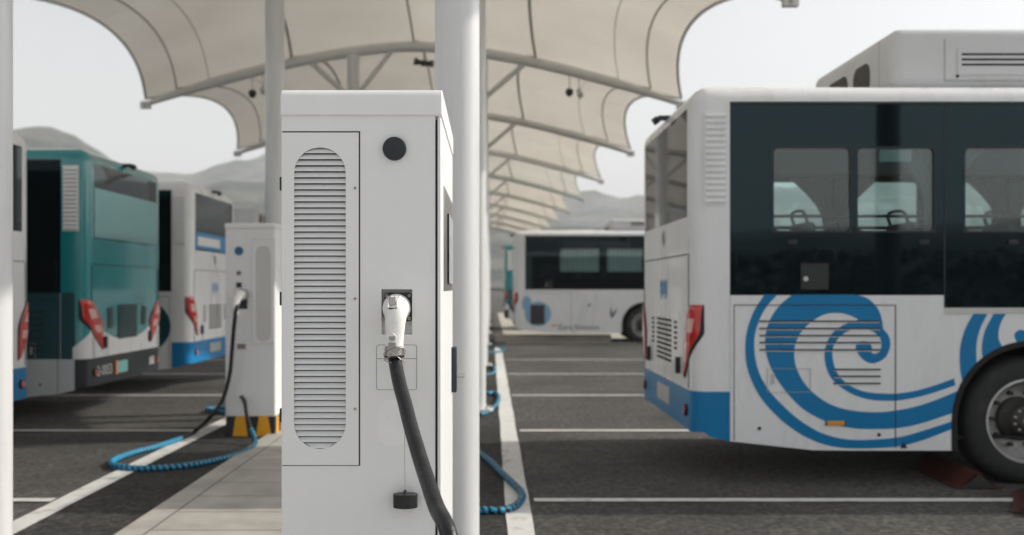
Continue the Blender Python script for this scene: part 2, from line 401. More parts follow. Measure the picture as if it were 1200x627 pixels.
for i in range(NA):
    j_ = (i + 1) % NA
    for q in range(K - 1): fs.append((i * K + q, j_ * K + q, j_ * K + q + 1, i * K + q + 1))
mb.add(vs, fs, 'hill', True)
hills = mb.build('hills', recalc=False, sharp=180); tag(hills, kind='structure')
bm = bmesh.new(); bm.from_mesh(hills.data)
if sum(f.normal.z for f in bm.faces) < 0: bmesh.ops.reverse_faces(bm, faces=bm.faces)
bm.to_mesh(hills.data); bm.free()

# ------------------------------------------------------------------ canopy
XC, HW, PITCH, Y0 = -1.43, 4.97, 6.9, 5.2
def ribh(v): return 6.0 - 1.07 * abs(v) ** 1.6
canopy = empty('tensile_canopy', (-1.36, Y0, 0))
tag(canopy, 'long white membrane canopy with scalloped edges, arched ribs and round posts over the charging row', 'canopy')
def CB(): return MB()
def cb(mb, name, **kw):
    mb.v = [(x + 1.36, y - Y0, z) for x, y, z in mb.v]; return mb.build(name, canopy, **kw)
def surf(v, t, k, dz=0):
    b = 4 * t * (1 - t)
    return (XC + v * (HW - .5 * b), Y0 + PITCH * (k + t), ribh(v) + .5 * b + dz)
KS = range(0, 10)
for k in KS:
    mb = CB(); NV, NT = 40, 12; vs = []
    for i in range(NV + 1):
        for j_ in range(NT + 1): vs.append(surf(-1 + 2 * i / NV, j_ / NT, k, .07))
    fs = [(i * (NT + 1) + j_, (i + 1) * (NT + 1) + j_, (i + 1) * (NT + 1) + j_ + 1, i * (NT + 1) + j_ + 1) for i in range(NV) for j_ in range(NT)]
    mb.add(vs, fs, 'membrane', True); cb(mb, 'membrane', recalc=False, sharp=180)
    mb = CB()
    for v, r in ((0, .022), (.455, .03), (-.455, .03), (.765, .008), (-.765, .008), (.885, .017), (-.885, .017)):
        mb.tube([surf(v, j_ / 14, k, .05) for j_ in range(15)], r, 'seam', seg=6)
    cb(mb, 'seam')
    for s in (-1, 1):
        mb = CB(); mb.tube([surf(s, j_ / 20, k, .06) for j_ in range(21)], .028, 'beam', seg=8); cb(mb, 'edge_cable')
for k in list(KS) + [10]:
    y = Y0 + PITCH * k; mb = CB()
    pts = [(XC + HW * v, y, ribh(v) - .03 - .02) for v in [-1 + i / 24 for i in range(49)]]
    rad = [.045 + .05 * min(1, (1 - abs(-1 + i / 24)) * 3.5) for i in range(49)]
    mb.tube(pts, rad, 'beam', seg=12)
    for s in (-1, 1):                                       # shoe where the cable ends meet the rib tip
        x = XC + s * HW; mb.box(x - .09, x + .09, y - .05, y + .05, 4.80, 4.93, 'beam')
        mb.cyl((x, y - .09, 4.86), (x, y + .09, 4.86), .03, 'seam', seg=10)
    cb(mb, 'rib')
    for x, s in ((-.17, 1), (-2.55, -1)):
        top = ribh((x - XC) / HW) - .1
        mb = CB(); mb.cyl((x, y, .035), (x, y, top), .113, 'post', seg=40); post = cb(mb, 'post', sharp=60)
        mb = CB(); mb.cyl((x, y, .03), (x, y, .06), .2, 'post', seg=32)
        for a in range(8):
            c, d = x + .165 * math.cos(a * PI / 4), y + .165 * math.sin(a * PI / 4); mb.cyl((c, d, .06), (c, d, .085), .016, 'screw', seg=8)
        bo = cb(mb, 'base_plate'); bo.parent = post
        xe = x + .78 * s
        mb = CB(); mb.tube([(x, y, 4.95), (xe, y, ribh((xe - XC) / HW) - .12)], .05, 'beam', seg=10); cb(mb, 'brace')
        mb = CB(); mb.tube([(x, y, 4.95), (x - .7 * s, y, ribh((x - .7 * s - XC) / HW) - .12)], .045, 'beam', seg=10); cb(mb, 'brace')

# hanging cameras
def hanging_camera(x, y, label):
    h = ribh((x - XC) / HW) - .12
    r = empty('security_camera', (x, y, h)); tag(r, label, 'camera', 'dome cameras hanging from the canopy')
    MB().cyl((0, 0, 0), (0, 0, -.26), .012, 'beam', seg=10).build('stem', r)
    mb = MB(); mb.lathe([(.0, -.26), (.05, -.265), (.07, -.29), (.072, -.33), (.06, -.375), (.03, -.405), (0, -.412)], 'black_plastic', seg=20); mb.build('dome', r, recalc=True)
    return r
def spotlight(x, y, label):
    h = ribh((x - XC) / HW) - .12
    r = empty('hanging_floodlight', (x, y, h)); tag(r, label, 'lamp', 'floodlights hanging from the canopy')
    MB().cyl((0, 0, 0), (0, 0, -.24), .012, 'beam', seg=10).build('stem', r)
    MB().cyl((0, .05, -.24), (.02, -.09, -.36), .05, 'beam', r1=.06, seg=16).build('lamp_head', r)
    return r
hanging_camera(1.46, 19, 'small black dome camera hanging from the canopy rib, above the distant white bus')
spotlight(1.64, 19, 'pale cylindrical lamp hanging beside the right black dome camera')
hanging_camera(-4.42, 19, 'small black dome camera hanging left of the left post from the canopy rib')
spotlight(-4.22, 19, 'pale cylindrical lamp hanging beside the left black dome camera')
sp_ = empty('loudspeaker', (-1.24, 19, 5.86)); tag(sp_, 'dark twin-horn loudspeaker hanging at the middle of the canopy rib above the white charger', 'loudspeaker')
MB().cyl((0, 0, 0), (0, 0, -.2), .015, 'seam', seg=8).build('stem', sp_)
mb = MB(); mb.cyl((-.02, 0, -.22), (-.17, -.05, -.19), .03, 'black_plastic', r1=.075, seg=16); mb.cyl((.02, 0, -.22), (.17, -.05, -.24), .03, 'black_plastic', r1=.07, seg=16); mb.box(-.05, .05, -.04, .04, -.27, -.17, 'black_plastic'); mb.build('horn', sp_)

# ------------------------------------------------------------------ chargers
def cab_charger(root, W=.48, D=.95):
    """near model: vent on the left, socket on the right, screen on the side facing +X"""
    lx = lambda px: (px - 330) / 375; lz = lambda py: CAMH - (py - 337) / 375
    # cabinet: front with cut-outs for vent door and socket recess
    mb = MB()
    xs = [0, .004, lx(416), lx(447), lx(483), W]; zs = [.22, lz(541), lz(392), lz(339), lz(160), lz(136)]
    V = {}
    for i, x in enumerate(xs):
        for j_, z in enumerate(zs): V[i, j_] = len(mb.v); mb.v.append((x, 0, z))
    for i in range(5):
        for j_ in range(5):
            if i == 1 and 1 <= j_ <= 3: continue
            if i == 3 and j_ == 2: continue
            mb.f.append([V[i, j_], V[i + 1, j_], V[i + 1, j_ + 1], V[i, j_ + 1]]); mb.mi.append(mb._m('cabinet')); mb.sm.append(False)
    zt = lz(136)
    mb.add([(0, 0, .22), (0, D, .22), (0, D, zt), (0, 0, zt)], [(0, 1, 2, 3)], 'cabinet')
    mb.add([(W, 0, .22), (W, D, .22), (W, D, zt), (W, 0, zt)], [(3, 2, 1, 0)], 'cabinet')
    mb.add([(0, D, .22), (W, D, .22), (W, D, zt), (0, D, zt)], [(0, 1, 2, 3)], 'cabinet')
    mb.add([(0, 0, .22), (0, D, .22), (W, D, .22), (W, 0, .22)], [(0, 1, 2, 3)], 'cabinet')
    cabinet = mb.build('cabinet', root, recalc=False)
    # cavity
    MB().box(.006, lx(415), .02, .12, lz(540), lz(161), 'cavity').build('vent_cavity', root)
    # cap: slightly overhanging, rounded front edge
    mb = MB(); prof_ = []
    z0, z1 = lz(136), lz(104.5); y_f = -.008
    prof_ = [(y_f + .004, z0), (y_f, z0 + .004)]
    R_ = .028
    for i in range(9):
        a = PI - (PI / 2) * i / 8; prof_.append((y_f + R_ + R_ * math.cos(a), z1 - R_ + R_ * math.sin(a)))
    prof_ += [(D + .01, z1 - .01), (D + .01, z0)]
    xr = lx(518); N_ = len(prof_); vs = [(-.002, y, z) for y, z in prof_] + [(xr, y, z) for y, z in prof_]
    mb.add(vs, [(i, (i + 1) % N_, N_ + (i + 1) % N_, N_ + i) for i in range(N_)] + [tuple(range(N_)), tuple(N_ + i for i in reversed(range(N_)))], 'cabinet')
    mb.build('top_cap', root, bevel=.004, segs=3, sharp=30)
    MB().box(.002, W - .002, .006, D, z0 - .004, z0 + .01, 'dark_gap').build('seam', root)
    # vent door with stadium slot
    x0, x1, zb, zt2 = lx(330.6), lx(420.4), lz(545), lz(155.5)
    cx, hw = lx(375), 30.2 / 375; st, sb = lz(173) - hw, lz(526) + hw
    stadium = [(cx + hw * math.cos(PI * i / 24), st + hw * math.sin(PI * i / 24)) for i in range(25)] + [(cx - hw * math.cos(PI * i / 24), sb - hw * math.sin(PI * i / 24)) for i in range(25)]
    mb = MB(); mb.sheet([[(x0, zb), (x1, zb), (x1, zt2), (x0, zt2)], stadium], lambda u, v, w: (u, -.0035 + w, v), .006, 'cabinet')
    door = mb.build('vent_door', root, bevel=.0008, sharp=30)
    MB().box(x0 - .003, x1 + .0035, -.0012, .0005, zb - .0035, zt2 + .0035, 'dark_gap')  # shadow gap
    mb = MB()
    for a in ((x0 + .001, x1 + .004, zt2 + .0005, zt2 + .0045), (x1 + .0005, x1 + .0045, zb - .002, zt2 + .004)): mb.box(a[0], a[1], -.0008, .004, a[2], a[3], 'dark_gap')
    mb.box(x0, x1 + .002, -.0006, .004, zb - .0025, zb - .0005, 'dark_gap'); mb.build('door_gap', root)
    mb = MB(); z = lz(527) + .004; pitch = (527 - 173) / 375 / 50
    pitch = (st - sb + 2 * hw) / 50
    for i in range(50):
        zc = sb - hw + (i + .5) * pitch; h = pitch * .82
        def cw(z):
            e = max(0, z - st, sb - z); return math.sqrt(max(hw * hw - e * e, 0)) + .0004
        za, zb_ = max(zc - h / 2, sb - hw + .0008), min(zc + h / 2, st + hw - .0008)
        if zb_ - za < .003: continue
        ys = ((.0005, za), (-.0012, za + .0015), (.0085, zb_), (.011, zb_ - .002))
        vs = [(cx - cw(zq), y, zq) for y, zq in ys] + [(cx + cw(zq), y, zq) for y, zq in ys]
        mb.add(vs, [(0, 1, 5, 4), (1, 2, 6, 5), (2, 3, 7, 6), (3, 0, 4, 7), (0, 3, 2, 1), (4, 5, 6, 7)], 'cabinet_trim')
    mb.build('louvre_grille', door, sharp=20)
    for py in (220.6, 350, 479):
        mb = MB(); c = (lx(416.3), 0, lz(py)); mb.cyl((c[0], -.0035, c[2]), (c[0], -.0060, c[2]), .0052, 'screw', seg=20); mb.cyl((c[0], -.0058, c[2]), (c[0], -.0064, c[2]), .0024, 'dark_gap', seg=6)
        mb.build('screw', door)
    for py in (215, 350, 487):
        MB().box(-.0075, .0, .004, .022, lz(py + 8), lz(py - 8), 'black_plastic').build('hinge', root, bevel=.002)
    # round black knob
    mb = MB(); c = (lx(462.3), lz(174.4))
    mb.lathe([(0, -.0165), (.030, -.0165), (.0345, -.0145), (.0365, -.010), (.0372, -.001), (.0372, .001)], 'black_plastic', origin=(c[0], 0, c[1]), axis='y', seg=48); mb.build('round_button', root, sharp=50)
    # socket recess
    a0, a1, b0, b1 = lx(447), lx(483), lz(392), lz(339); dp = .034
    mb = MB(); mb.add([(a0, 0, b0), (a1, 0, b0), (a1, 0, b1), (a0, 0, b1), (a0, dp, b0), (a1, dp, b0), (a1, dp, b1), (a0, dp, b1)],
                      [(0, 1, 5, 4), (1, 2, 6, 5), (2, 3, 7, 6), (3, 0, 4, 7), (4, 5, 6, 7)], 'cabinet')
    sock = mb.build('socket_recess', root, recalc=False)
    mb = MB(); mb.sheet([rrect(lx(450.0), lx(482.5), lz(376.8), lz(343), .008)], lambda u, v, w: (u, .010 + w, v), .02, 'black_plastic'); mb.build('socket_plate', sock, bevel=.001)
    for px, py in ((452.8, 346.6), (479.3, 346.6), (479.3, 373.3), (452.8, 373.3)):
        mb = MB(); mb.lathe([(0, -.004), (.0035, -.004), (.0058, -.0015), (.006, 0)], 'screw', origin=(lx(px), .010, lz(py)), axis='y', seg=16); mb.cyl((lx(px), .0055, lz(py)), (lx(px), .0065, lz(py)), .0022, 'dark_gap', seg=6); mb.build('screw', sock)
    # shallow cover plate outline
    mb = MB()
    def ring(x0, x1, z0, z1, r, w=.0011, k='dark_gap'):
        mb.sheet([rrect(x0, x1, z0, z1, r), rrect(x0 + w, x1 - w, z0 + w, z1 - w, r - w)], lambda u, v, q: (u, -.0006 + q, v), .002, k)
    ring(lx(441), lx(488.5), lz(457), lz(404), .008); mb.box(lx(441.5), lx(488), -.0006, .001, lz(420.6), lz(420.1), 'dark_gap')
    mb.build('cover_gap', root)
    mb = MB(); mb.sheet([rrect(lx(443), lx(476), lz(523), lz(468), .0425, 12)], lambda u, v, w: (u, -.0005 + w, v), .001, 'ghost'); mb.build('sticker_mark', root)
    # door on the right side face
    mb = MB(); mb.box(W + .0075, lx(517), -.004, D, .24, lz(138), 'cabinet_trim'); sd = mb.build('side_door', root, bevel=.003)
    MB().box(W + .0002, W + .0075, .004, D - .01, .24, lz(140), 'dark_gap').build('door_gap', root)
    X = lx(517)
    mb = MB(); mb.box(X, X + .003, .16, .86, lz(341), lz(212), 'steel'); sc = mb.build('screen_surround', sd, bevel=.001)
    MB().box(X + .003, X + .010, .38, .74, lz(332), lz(240), 'screen').build('screen', sd, bevel=.002)
    MB().box(X - .0005, X + .0006, .05, .052, lz(195), lz(185), 'steel').build('small_mark', sd)
    mb = MB(); mb.box(X, X + .02, .83, .90, lz(492), lz(425), 'black_plastic'); hd = mb.build('door_handle', sd, bevel=.004)
    MB().cyl((X + .02, .865, lz(468)), (X + .05, .865, lz(468)), .008, 'screw', seg=12).build('lock', hd)
    # plinth with hazard chevrons
    plinth(root, 0, W, .02, D - .02)

def plinth(root, x0, x1, y0, y1):
    mb = MB(); mb.box(x0 + .004, x1 - .004, y0, y1, 0, .22, 'hazard_black')
    n_ = 3; L_ = x1 - x0
    for i in range(2):
        a = x0 + .07 + i * L_ * .47
        mb.add([(a, y0 - .003, .012), (a + .15, y0 - .003, .012), (a + .12, y0 - .003, .212), (a + .03, y0 - .003, .212)], [(0, 1, 2, 3)], 'yellow')
    for i in range(4):
        b_ = y0 + .05 + i * .24
        for xx, s in ((x1 - .001, 1), (x0 + .001, -1)):
            mb.add([(xx, b_, .012), (xx, b_ + .13, .012), (xx, b_ + .10, .212), (xx, b_ + .03, .212)], [(0, 1, 2, 3)], 'yellow')
    mb.build('plinth', root)

ch = empty('ev_charger', (-.6533, 3.2, 0)); tag(ch, 'large white charging cabinet in the foreground with a tall louvred vent door, white plug inserted', 'charger', 'charging cabinets under the canopy')
cab_charger(ch)
for o_c in [ch] + list(ch.children_recursive): pass

def charger_two(root, W=.49, D=.9):
    """second model: blue emblem and sockets on the left, vent on the right; origin at front left of the foot"""
    lx = lambda px: (px - 264) / 118.8; lz = lambda py: CAMH - (py - 337) / 118.8
    mb = MB(); mb.box(0, W, 0, D, .21, 2.06, 'cabinet'); mb.build('cabinet', root, bevel=.006)
    MB().box(-.008, W + .008, -.008, D + .008, 2.055, 2.115, 'cabinet').build('top_cap', root, bevel=.015)
    x0, x1, z0, z1 = .265, W - .012, lz(403), lz(281); hw = .075; cx = .375; st, sb = 1.90 - hw, 1.0 + hw
    st = lz(288) - hw; sb = lz(400) + hw
    stadium = [(cx + hw * math.cos(PI * i / 20), st + hw * math.sin(PI * i / 20)) for i in range(21)] + [(cx - hw * math.cos(PI * i / 20), sb - hw * math.sin(PI * i / 20)) for i in range(21)]
    mb = MB(); mb.sheet([[(x0, z0), (x1, z0), (x1, z1), (x0, z1)], stadium], lambda u, v, w: (u, -.012 + w, v), .006, 'cabinet'); mb.sheet([[(x0 - .004, z0 - .004), (x1 + .004, z0 - .004), (x1 + .004, z1 + .004), (x0 - .004, z1 + .004)], stadium], lambda u, v, w: (u, -.006 + w, v), .004, 'seam'); door = mb.build('vent_door', root)
    mb = MB(); mb.sheet([stadium], lambda u, v, w: (u, -.002 + w, v), .001, 'seam')
    z = sb - hw + .01
    while z < st + hw - .006:
        e = max(0, z - st, sb - z); w = math.sqrt(max(hw * hw - e * e, 0))
        if w > .01: mb.box(cx - w, cx + w, -.008, -.003, z, z + .013, 'cabinet_trim')
        z += .022
    mb.build('louvre_grille', door)
    def disc(px, py, r, k, name, dep=.012):
        mb = MB(); mb.lathe([(0, -dep), (r * .85, -dep), (r, -dep * .6), (r, 0)], k, origin=(lx(px), 0, lz(py)), axis='y', seg=24); return mb.build(name, root)
    disc(280, 294, .043, 'emblem', 'round_button')
    disc(280, 320, .026, 'steel', 'key_switch'); disc(280, 320, .012, 'dark_gap', 'key_slot', .02)
    MB().box(lx(277), lx(283), -.008, 0, lz(337), lz(331), 'black_plastic').build('indicator', root)
    MB().box(lx(276), lx(290), -.006, 0, lz(362), lz(342), 'black_plastic').build('socket_plate', root, bevel=.004)
    MB().box(lx(278), lx(288), -.005, 0, lz(409), lz(403), 'steel').build('nameplate', root)
    MB().box(-.02, 0, .35, .43, 1.25, 1.5, 'black_plastic').build('door_handle', root, bevel=.005)
    MB().box(-.003, 0, .25, .62, 1.5, 1.82, 'screen').build('screen', root)
    plinth(root, 0, W, .01, D - .01)
c2 = empty('ev_charger', (-2.617, 10.1, 0)); tag(c2, 'second white charging cabinet by the left post, blue round button and yellow black plinth', 'charger', 'charging cabinets under the canopy')
charger_two(c2)

def copy_tree(o, parent=None):
    c = o.copy(); COL.objects.link(c); c.parent = parent
    for chd in list(o.children): copy_tree(chd, c)
    return c
# further right-hand chargers, mostly hidden behind the posts
c3 = copy_tree(ch); c3.location = (-.6533, 17.0, 0); c3['label'] = 'white charging cabinet farther down the right post row, mostly hidden behind the near post'

# ------------------------------------------------------------------ connector and cables
def loft(mb, secs, k, seg=24):
    """secs: (centre, radius_x, radius_n, tilt) ellipse sections lofted"""
    vs = []
    for c, rx, rn, nrm in secs:
        c = Vector(c); nrm = Vector(nrm).normalized(); a = Vector((1, 0, 0)); b = nrm.cross(a).normalized()
        for i in range(seg):
            t = 2 * PI * i / seg; ct, st_ = math.cos(t), math.sin(t)
            vs.append(c + a * rx * ct + b * rn * st_)
    n_ = len(secs); fs = [(i * seg + q, i * seg + (q + 1) % seg, (i + 1) * seg + (q + 1) % seg, (i + 1) * seg + q) for i in range(n_ - 1) for q in range(seg)]
    mb.add(vs, fs, k, True); mb.add(vs[:seg], [tuple(reversed(range(seg)))], k, True); mb.add(vs[-seg:], [tuple(range(seg))], k, True)

def P3(px, py, y): return P(px, py, 3.2 + y)
cable = empty('charging_cable', P3(464, 362, .0)); tag(cable, 'thick black charging cable with white plug hanging from the foreground cabinet', 'cable', 'charging cables plugged into the cabinets')
org = Vector(cable.location)
def rel(p): return tuple(Vector(p) - org)
mb = MB()
loft(mb, [(rel(P3(464.5, 361, .02)), .040, .040, (0, -1, 0)), (rel(P3(464.5, 361, -.012)), .0415, .0415, (0, -1, 0)), (rel(P3(464, 362, -.040)), .0415, .041, (0, -1, -.15)),
          (rel(P3(464, 364, -.062)), .037, .039, (0, -1, -.5)), (rel(P3(463.6, 370, -.078)), .034, .034, (0, -.75, -1)), (rel(P3(463.2, 380, -.084)), .0305, .029, (0, -.3, -1)),
          (rel(P3(462.8, 392, -.086)), .028, .026, (0, -.1, -1)), (rel(P3(462.5, 402, -.088)), .0265, .025, (0, -.05, -1)), (rel(P3(462.3, 408, -.09)), .0285, .026, (0, -.05, -1))], 'gun_white', 32)
gun = mb.build('connector', cable, sharp=60)
# front flange, latch, button, collar
mb = MB(); c = Vector(rel(P3(464.5, 361, 0))); mb.lathe([(.0418, .02), (.0445, .016), (.0445, .004), (.0418, 0)], 'gun_white', origin=tuple(c), axis='y', seg=40); mb.build('flange', gun)
mb = MB(); rot = Matrix.Rotation(math.radians(-38), 3, 'X')
c = Vector(rel(P3(460.2, 355.5, -.078))); mb.box(c.x - .0115, c.x + .0115, c.y - .010, c.y + .012, c.z - .017, c.z + .019, 'gun_grey', rot); mb.build('latch', gun, bevel=.004, segs=3)
mb = MB(); c = Vector(rel(P3(460.2, 361.6, -.1005))); mb.box(c.x - .0115, c.x + .0115, c.y - .003, c.y + .012, c.z - .0018, c.z + .0022, 'dark_gap'); mb.build('latch_slot', gun)
for line in (((459.5, 347.5, -.050), (455.6, 351, -.070), (455, 356, -.088), (454.9, 361, -.098)), ((469, 347.5, -.050), (466.8, 350.5, -.068), (465.3, 354, -.086), (465, 361, -.102))):
    mb = MB(); mb.tube([rel(P3(*q)) for q in catmull(line, sub=4)], .0034, 'gun_white', seg=8); mb.build('latch_guard', gun, sharp=180)
mb = MB(); c = Vector(rel(P3(459.6, 394.2, -.112))); mb.cyl((c.x, c.y + .03, c.z), (c.x, c.y - .006, c.z - .004), .0135, 'gun_white', r1=.0125, seg=24); mb.cyl((c.x, c.y - .0055, c.z - .004), (c.x, c.y - .0065, c.z - .004), .0095, 'gun_grey', seg=24); mb.build('release_button', gun, sharp=50)
mb = MB(); c = Vector(rel(P3(460, 403, -.112))); mb.box(c.x - .013, c.x + .011, c.y - .003, c.y + .01, c.z - .008, c.z + .004, 'gun_grey'); mb.build('grip_tab', gun, bevel=.002)
mb = MB(); a = Vector(rel(P3(462.3, 406, -.09))); b = Vector(rel(P3(462.0, 416.5, -.092))); mb.cyl(a, b, .0285, 'steel', r1=.030, seg=28); mb.cyl(b, b + Vector((0, 0, -.006)), .031, 'rubber', seg=28); mb.build('collar', cable, sharp=50)
pts = [(462, 412, 3.108), (463.4, 425, 3.10), (468, 449, 3.03), (474.3, 472, 2.95), (480, 495, 2.87), (486.8, 519, 2.78), (494, 543, 2.70), (502, 567, 2.61), (511.7, 595, 2.50), (526, 627, 2.38)]
pw = [P(*p) for p in pts]
pw += [(-.06, 2.33, .75), (.02, 2.30, .5), (.11, 2.32, .25), (.20, 2.42, .08), (.33, 2.62, .026), (.50, 3.0, .026), (.56, 3.6, .026), (.50, 4.3, .026)]
mb = MB(); mb.tube([rel(p) for p in catmull(pw, sub=7)], .0208, 'rubber', seg=20); mb.build('hose', cable, sharp=180)
# wire ties round the collar
mb = MB()
for ph0, h0, h1, r in ((0, .012, -.034, .0325), (1.9, -.03, .010, .033), (3.6, .004, -.044, .031), (.8, -.012, -.016, .0335), (2.6, -.030, -.040, .031)):
    base = Vector(rel(P3(462.2, 410, -.092))); q = []
    for i in range(25):
        t = ph0 + 2 * PI * i / 24; hh = h0 + (h1 - h0) * (.5 - .5 * math.cos(2 * PI * i / 24)); q.append((base.x + r * math.cos(t), base.y + r * math.sin(t) * .95, base.z + hh))
    mb.tube(q, .0012, 'screw', seg=5, cap=False)
e = Vector(rel(P3(455, 414, -.12))); mb.tube([(e.x + .01, e.y, e.z + .01), (e.x, e.y - .005, e.z - .01), (e.x - .004, e.y - .004, e.z - .028)], .0011, 'screw', seg=5)
mb.build('wire_tie', cable)
# rubber cap on string
dust = empty('plug_cap', P3(474.5, 577, -.03)); tag(dust, 'black rubber dust cap hanging on a thin string in front of the cabinet', 'plug cap')
og = Vector(dust.location)
mb = MB(); c = Vector(P3(475, 586.5, -.03)) - og
hexa = [(c.x + .038 * math.cos(math.radians(a)) , c.y + .030 * math.sin(math.radians(a))) for a in (0, 40, 80, 120, 160, 200, 240, 280, 320)]
mb.sheet([catmull(hexa, True, 3)], lambda u, v, w: (u, v, c.z - .021 + w), .042, 'rubber'); mb.cyl((c.x, c.y, c.z + .02), (c.x, c.y, c.z + .033), .008, 'rubber', r1=.004, seg=12); mb.build('cap_body', dust, bevel=.007, segs=3)
mb = MB(); mb.tube([tuple(Vector(p) - og) for p in (P3(474.8, 577, -.03), P3(474.4, 540, -.03), P3(474.2, 500, -.032), P3(474, 455, -.034), P3(470, 428, -.07), P3(464, 414, -.124))], .0009, 'steel', seg=5); mb.build('string', dust)

def hose_obj(label, segs, group='blue sleeved charging hoses lying on the ground'):
    """segs: list of (style, world points)"""
    first = Vector(segs[0][1][0]); r = empty('charging_hose', tuple(first)); tag(r, label, 'hose', group)
    for style, pts in segs:
        q = [tuple(Vector(p) - first) for p in catmull(pts, sub=8)]
        if style == 'black':
            MB().tube(q, .020, 'rubber', seg=12).build('hose', r, sharp=180)
        else:
            # resample finely so the spiral guard reads
            fine = []; 
            for a, b in zip(q, q[1:]):
                a = Vector(a); b = Vector(b); n_ = max(1, int((b - a).length / .009))
                for i in range(n_): fine.append(a.lerp(b, i / n_))
            fine.append(Vector(q[-1])); T = .048
            ph = lambda L, th: math.sin(2 * PI * L / T - th + 1.1 * math.sin(L * 5.3) + .7 * math.sin(L * 13.1))
            MB().tube(fine, .024, 'hose_blue', seg=14, matf=lambda L, th: 'hose_blue' if ph(L, th) > -.3 else 'rubber', radf=lambda L, th: 1 + .12 * max(-.8, min(.8, ph(L, th) * 1.8))).build('spiral_guard', r, sharp=180)
    return r
Zc = 10.1
h = hose_obj('long hose looping from the second cabinet over the lane line, black then blue spiral', [
    ('black', [P(281, 352, 9.98), P(277, 362, 9.9), P(274, 385, 9.92), P(272, 410, 9.95), P(269, 440, 9.98), P(260, 470, 9.98), P(244, 491, 9.98), G(228, 506), G(212, 514)]),
    ('blue', [G(212, 514), G(185, 523), G(155, 531), G(136, 538), G(131, 543), G(140, 547), G(170, 549), G(205, 547), G(240, 542), G(270, 535), G(292, 527), G(299, 521), P(298, 513, 9.6), P(294, 503, 9.7)]),
    ('black', [P(294, 503, 9.7), P(290, 490, 9.8), P(288, 478, 9.88), P(286, 469, 9.98), P(283, 465, 10.1)])])
# white plug of second cabinet
pg = empty('charging_plug', P(279, 349, 10.05)); tag(pg, 'white plug pushed into the second cabinet with its hose hanging below', 'plug')
mb = MB(); loft(mb, [((.04, .04, .03), .045, .045, (0, -1, 0)), ((.03, -.06, .03), .05, .05, (0, -1, -.3)), ((.01, -.12, -.02), .04, .04, (0, -.7, -1)), ((0, -.13, -.1), .032, .03, (0, -.1, -1)), ((0.01, -.13, -.16), .028, .028, (0, 0, -1))], 'gun_white', 20); mb.build('handle', pg, sharp=60)
MB().cyl((.04, .045, .03), (.036, 0, .03), .058, 'gun_grey', seg=20).build('collar', pg)
hose_obj('short blue hose lying on the asphalt left of the second cabinet, behind it', [('blue', [(-2.75, 11.9, .03), (-3.0, 12.2, .03), (-3.25, 12.35, .03), (-3.38, 12.2, .03), (-3.2, 12.0, .03), (-2.9, 11.75, .03), (-2.75, 11.4, .03)])])
hose_obj('nearest blue hose loop on the right lane line beside the big white post', [('blue', [(-.35, 6.3, .04), (-.2, 6.62, .03), G(560, 598), G(585, 598), G(602, 594), G(611, 585), G(611, 577), G(602, 567), G(590, 556), G(575, 541), G(562, 531), (-.2, 9.6, .03), (-.3, 10.1, .03)])])
hose_obj('second blue hose loop on the right lane line, beyond the nearest one', [('blue', [(-.3, 11.8, .03), G(566, 485), G(576, 479), G(583, 472), G(584, 464), G(579, 460), G(570, 461), (-.2, 14.6, .03)])])
hose_obj('third blue hose loop on the right lane line', [('blue', [(-.3, 16.6, .03), G(571, 439), G(577, 438), G(580, 434), G(577, 430), (-.3, 19.5, .03)])])
hose_obj('farthest blue hose lying across the end of the right lane line', [('blue', [(-.3, 22.6, .03), G(576, 413), G(586, 412), G(591, 409), G(584, 406), (-.3, 26, .03)])])

# ------------------------------------------------------------------ buses
LB, WB = 10.6, 2.5
WAVE_MAIN_OUT = [(811, 465), (689, 505), (604, 522), (520, 526), (440, 523), (370, 508), (300, 480), (240, 440), (185, 380), (145, 320), (120, 255), (115, 190), (130, 130), (165, 75), (215, 32)]
WAVE_CURL = [(440, 32), (490, 45), (530, 85), (545, 130), (549, 157), (568, 182), (575, 215), (565, 250), (545, 272), (510, 285), (480, 275), (458, 252), (447, 225), (456, 208), (480, 203), (500, 212), (508, 228), (503, 238), (515, 250), (535, 240), (542, 215), (535, 190), (510, 168), (470, 157), (430, 163), (400, 178), (375, 205), (362, 240), (368, 290), (390, 335), (430, 368), (480, 388), (540, 395), (600, 395), (669, 385), (739, 365), (809, 340)]
WAVE_S3 = [(814, 365), (739, 391), (669, 410), (604, 421), (560, 422), (500, 418), (440, 400), (390, 370), (355, 335), (337, 290), (333, 245), (345, 200), (370, 165), (410, 140), (458, 124)]
WAVE_IN = [(458, 124), (430, 110), (390, 100), (340, 103), (295, 125), (260, 155), (235, 190), (222, 240), (230, 300), (265, 365), (320, 415), (380, 445), (450, 460), (530, 464), (599, 457), (669, 443), (739, 420), (824, 385)]
WAVE_THIN_O = [(112, 32), (75, 90), (52, 150), (42, 210), (45, 280), (62, 340), (95, 405), (140, 460), (195, 510), (260, 553), (330, 582), (400, 595), (470, 597), (540, 595), (604, 590), (650, 580), (709, 562), (804, 525)]
WAVE_THIN_I = [(804, 497), (669, 540), (604, 556), (540, 563), (450, 566), (380, 558), (310, 535), (240, 492), (180, 440), (130, 385), (95, 325), (78, 260), (76, 190), (92, 130), (118, 80), (160, 32)]
W2A = ([(884, 95), (849, 160), (831, 230), (831, 300), (839, 350)], [(892, 285), (891, 220), (904, 160), (936, 95)])
W2B = ([(959, 95), (924, 160), (911, 220), (914, 268)], [(986, 222), (972, 190), (979, 140), (1004, 95)])

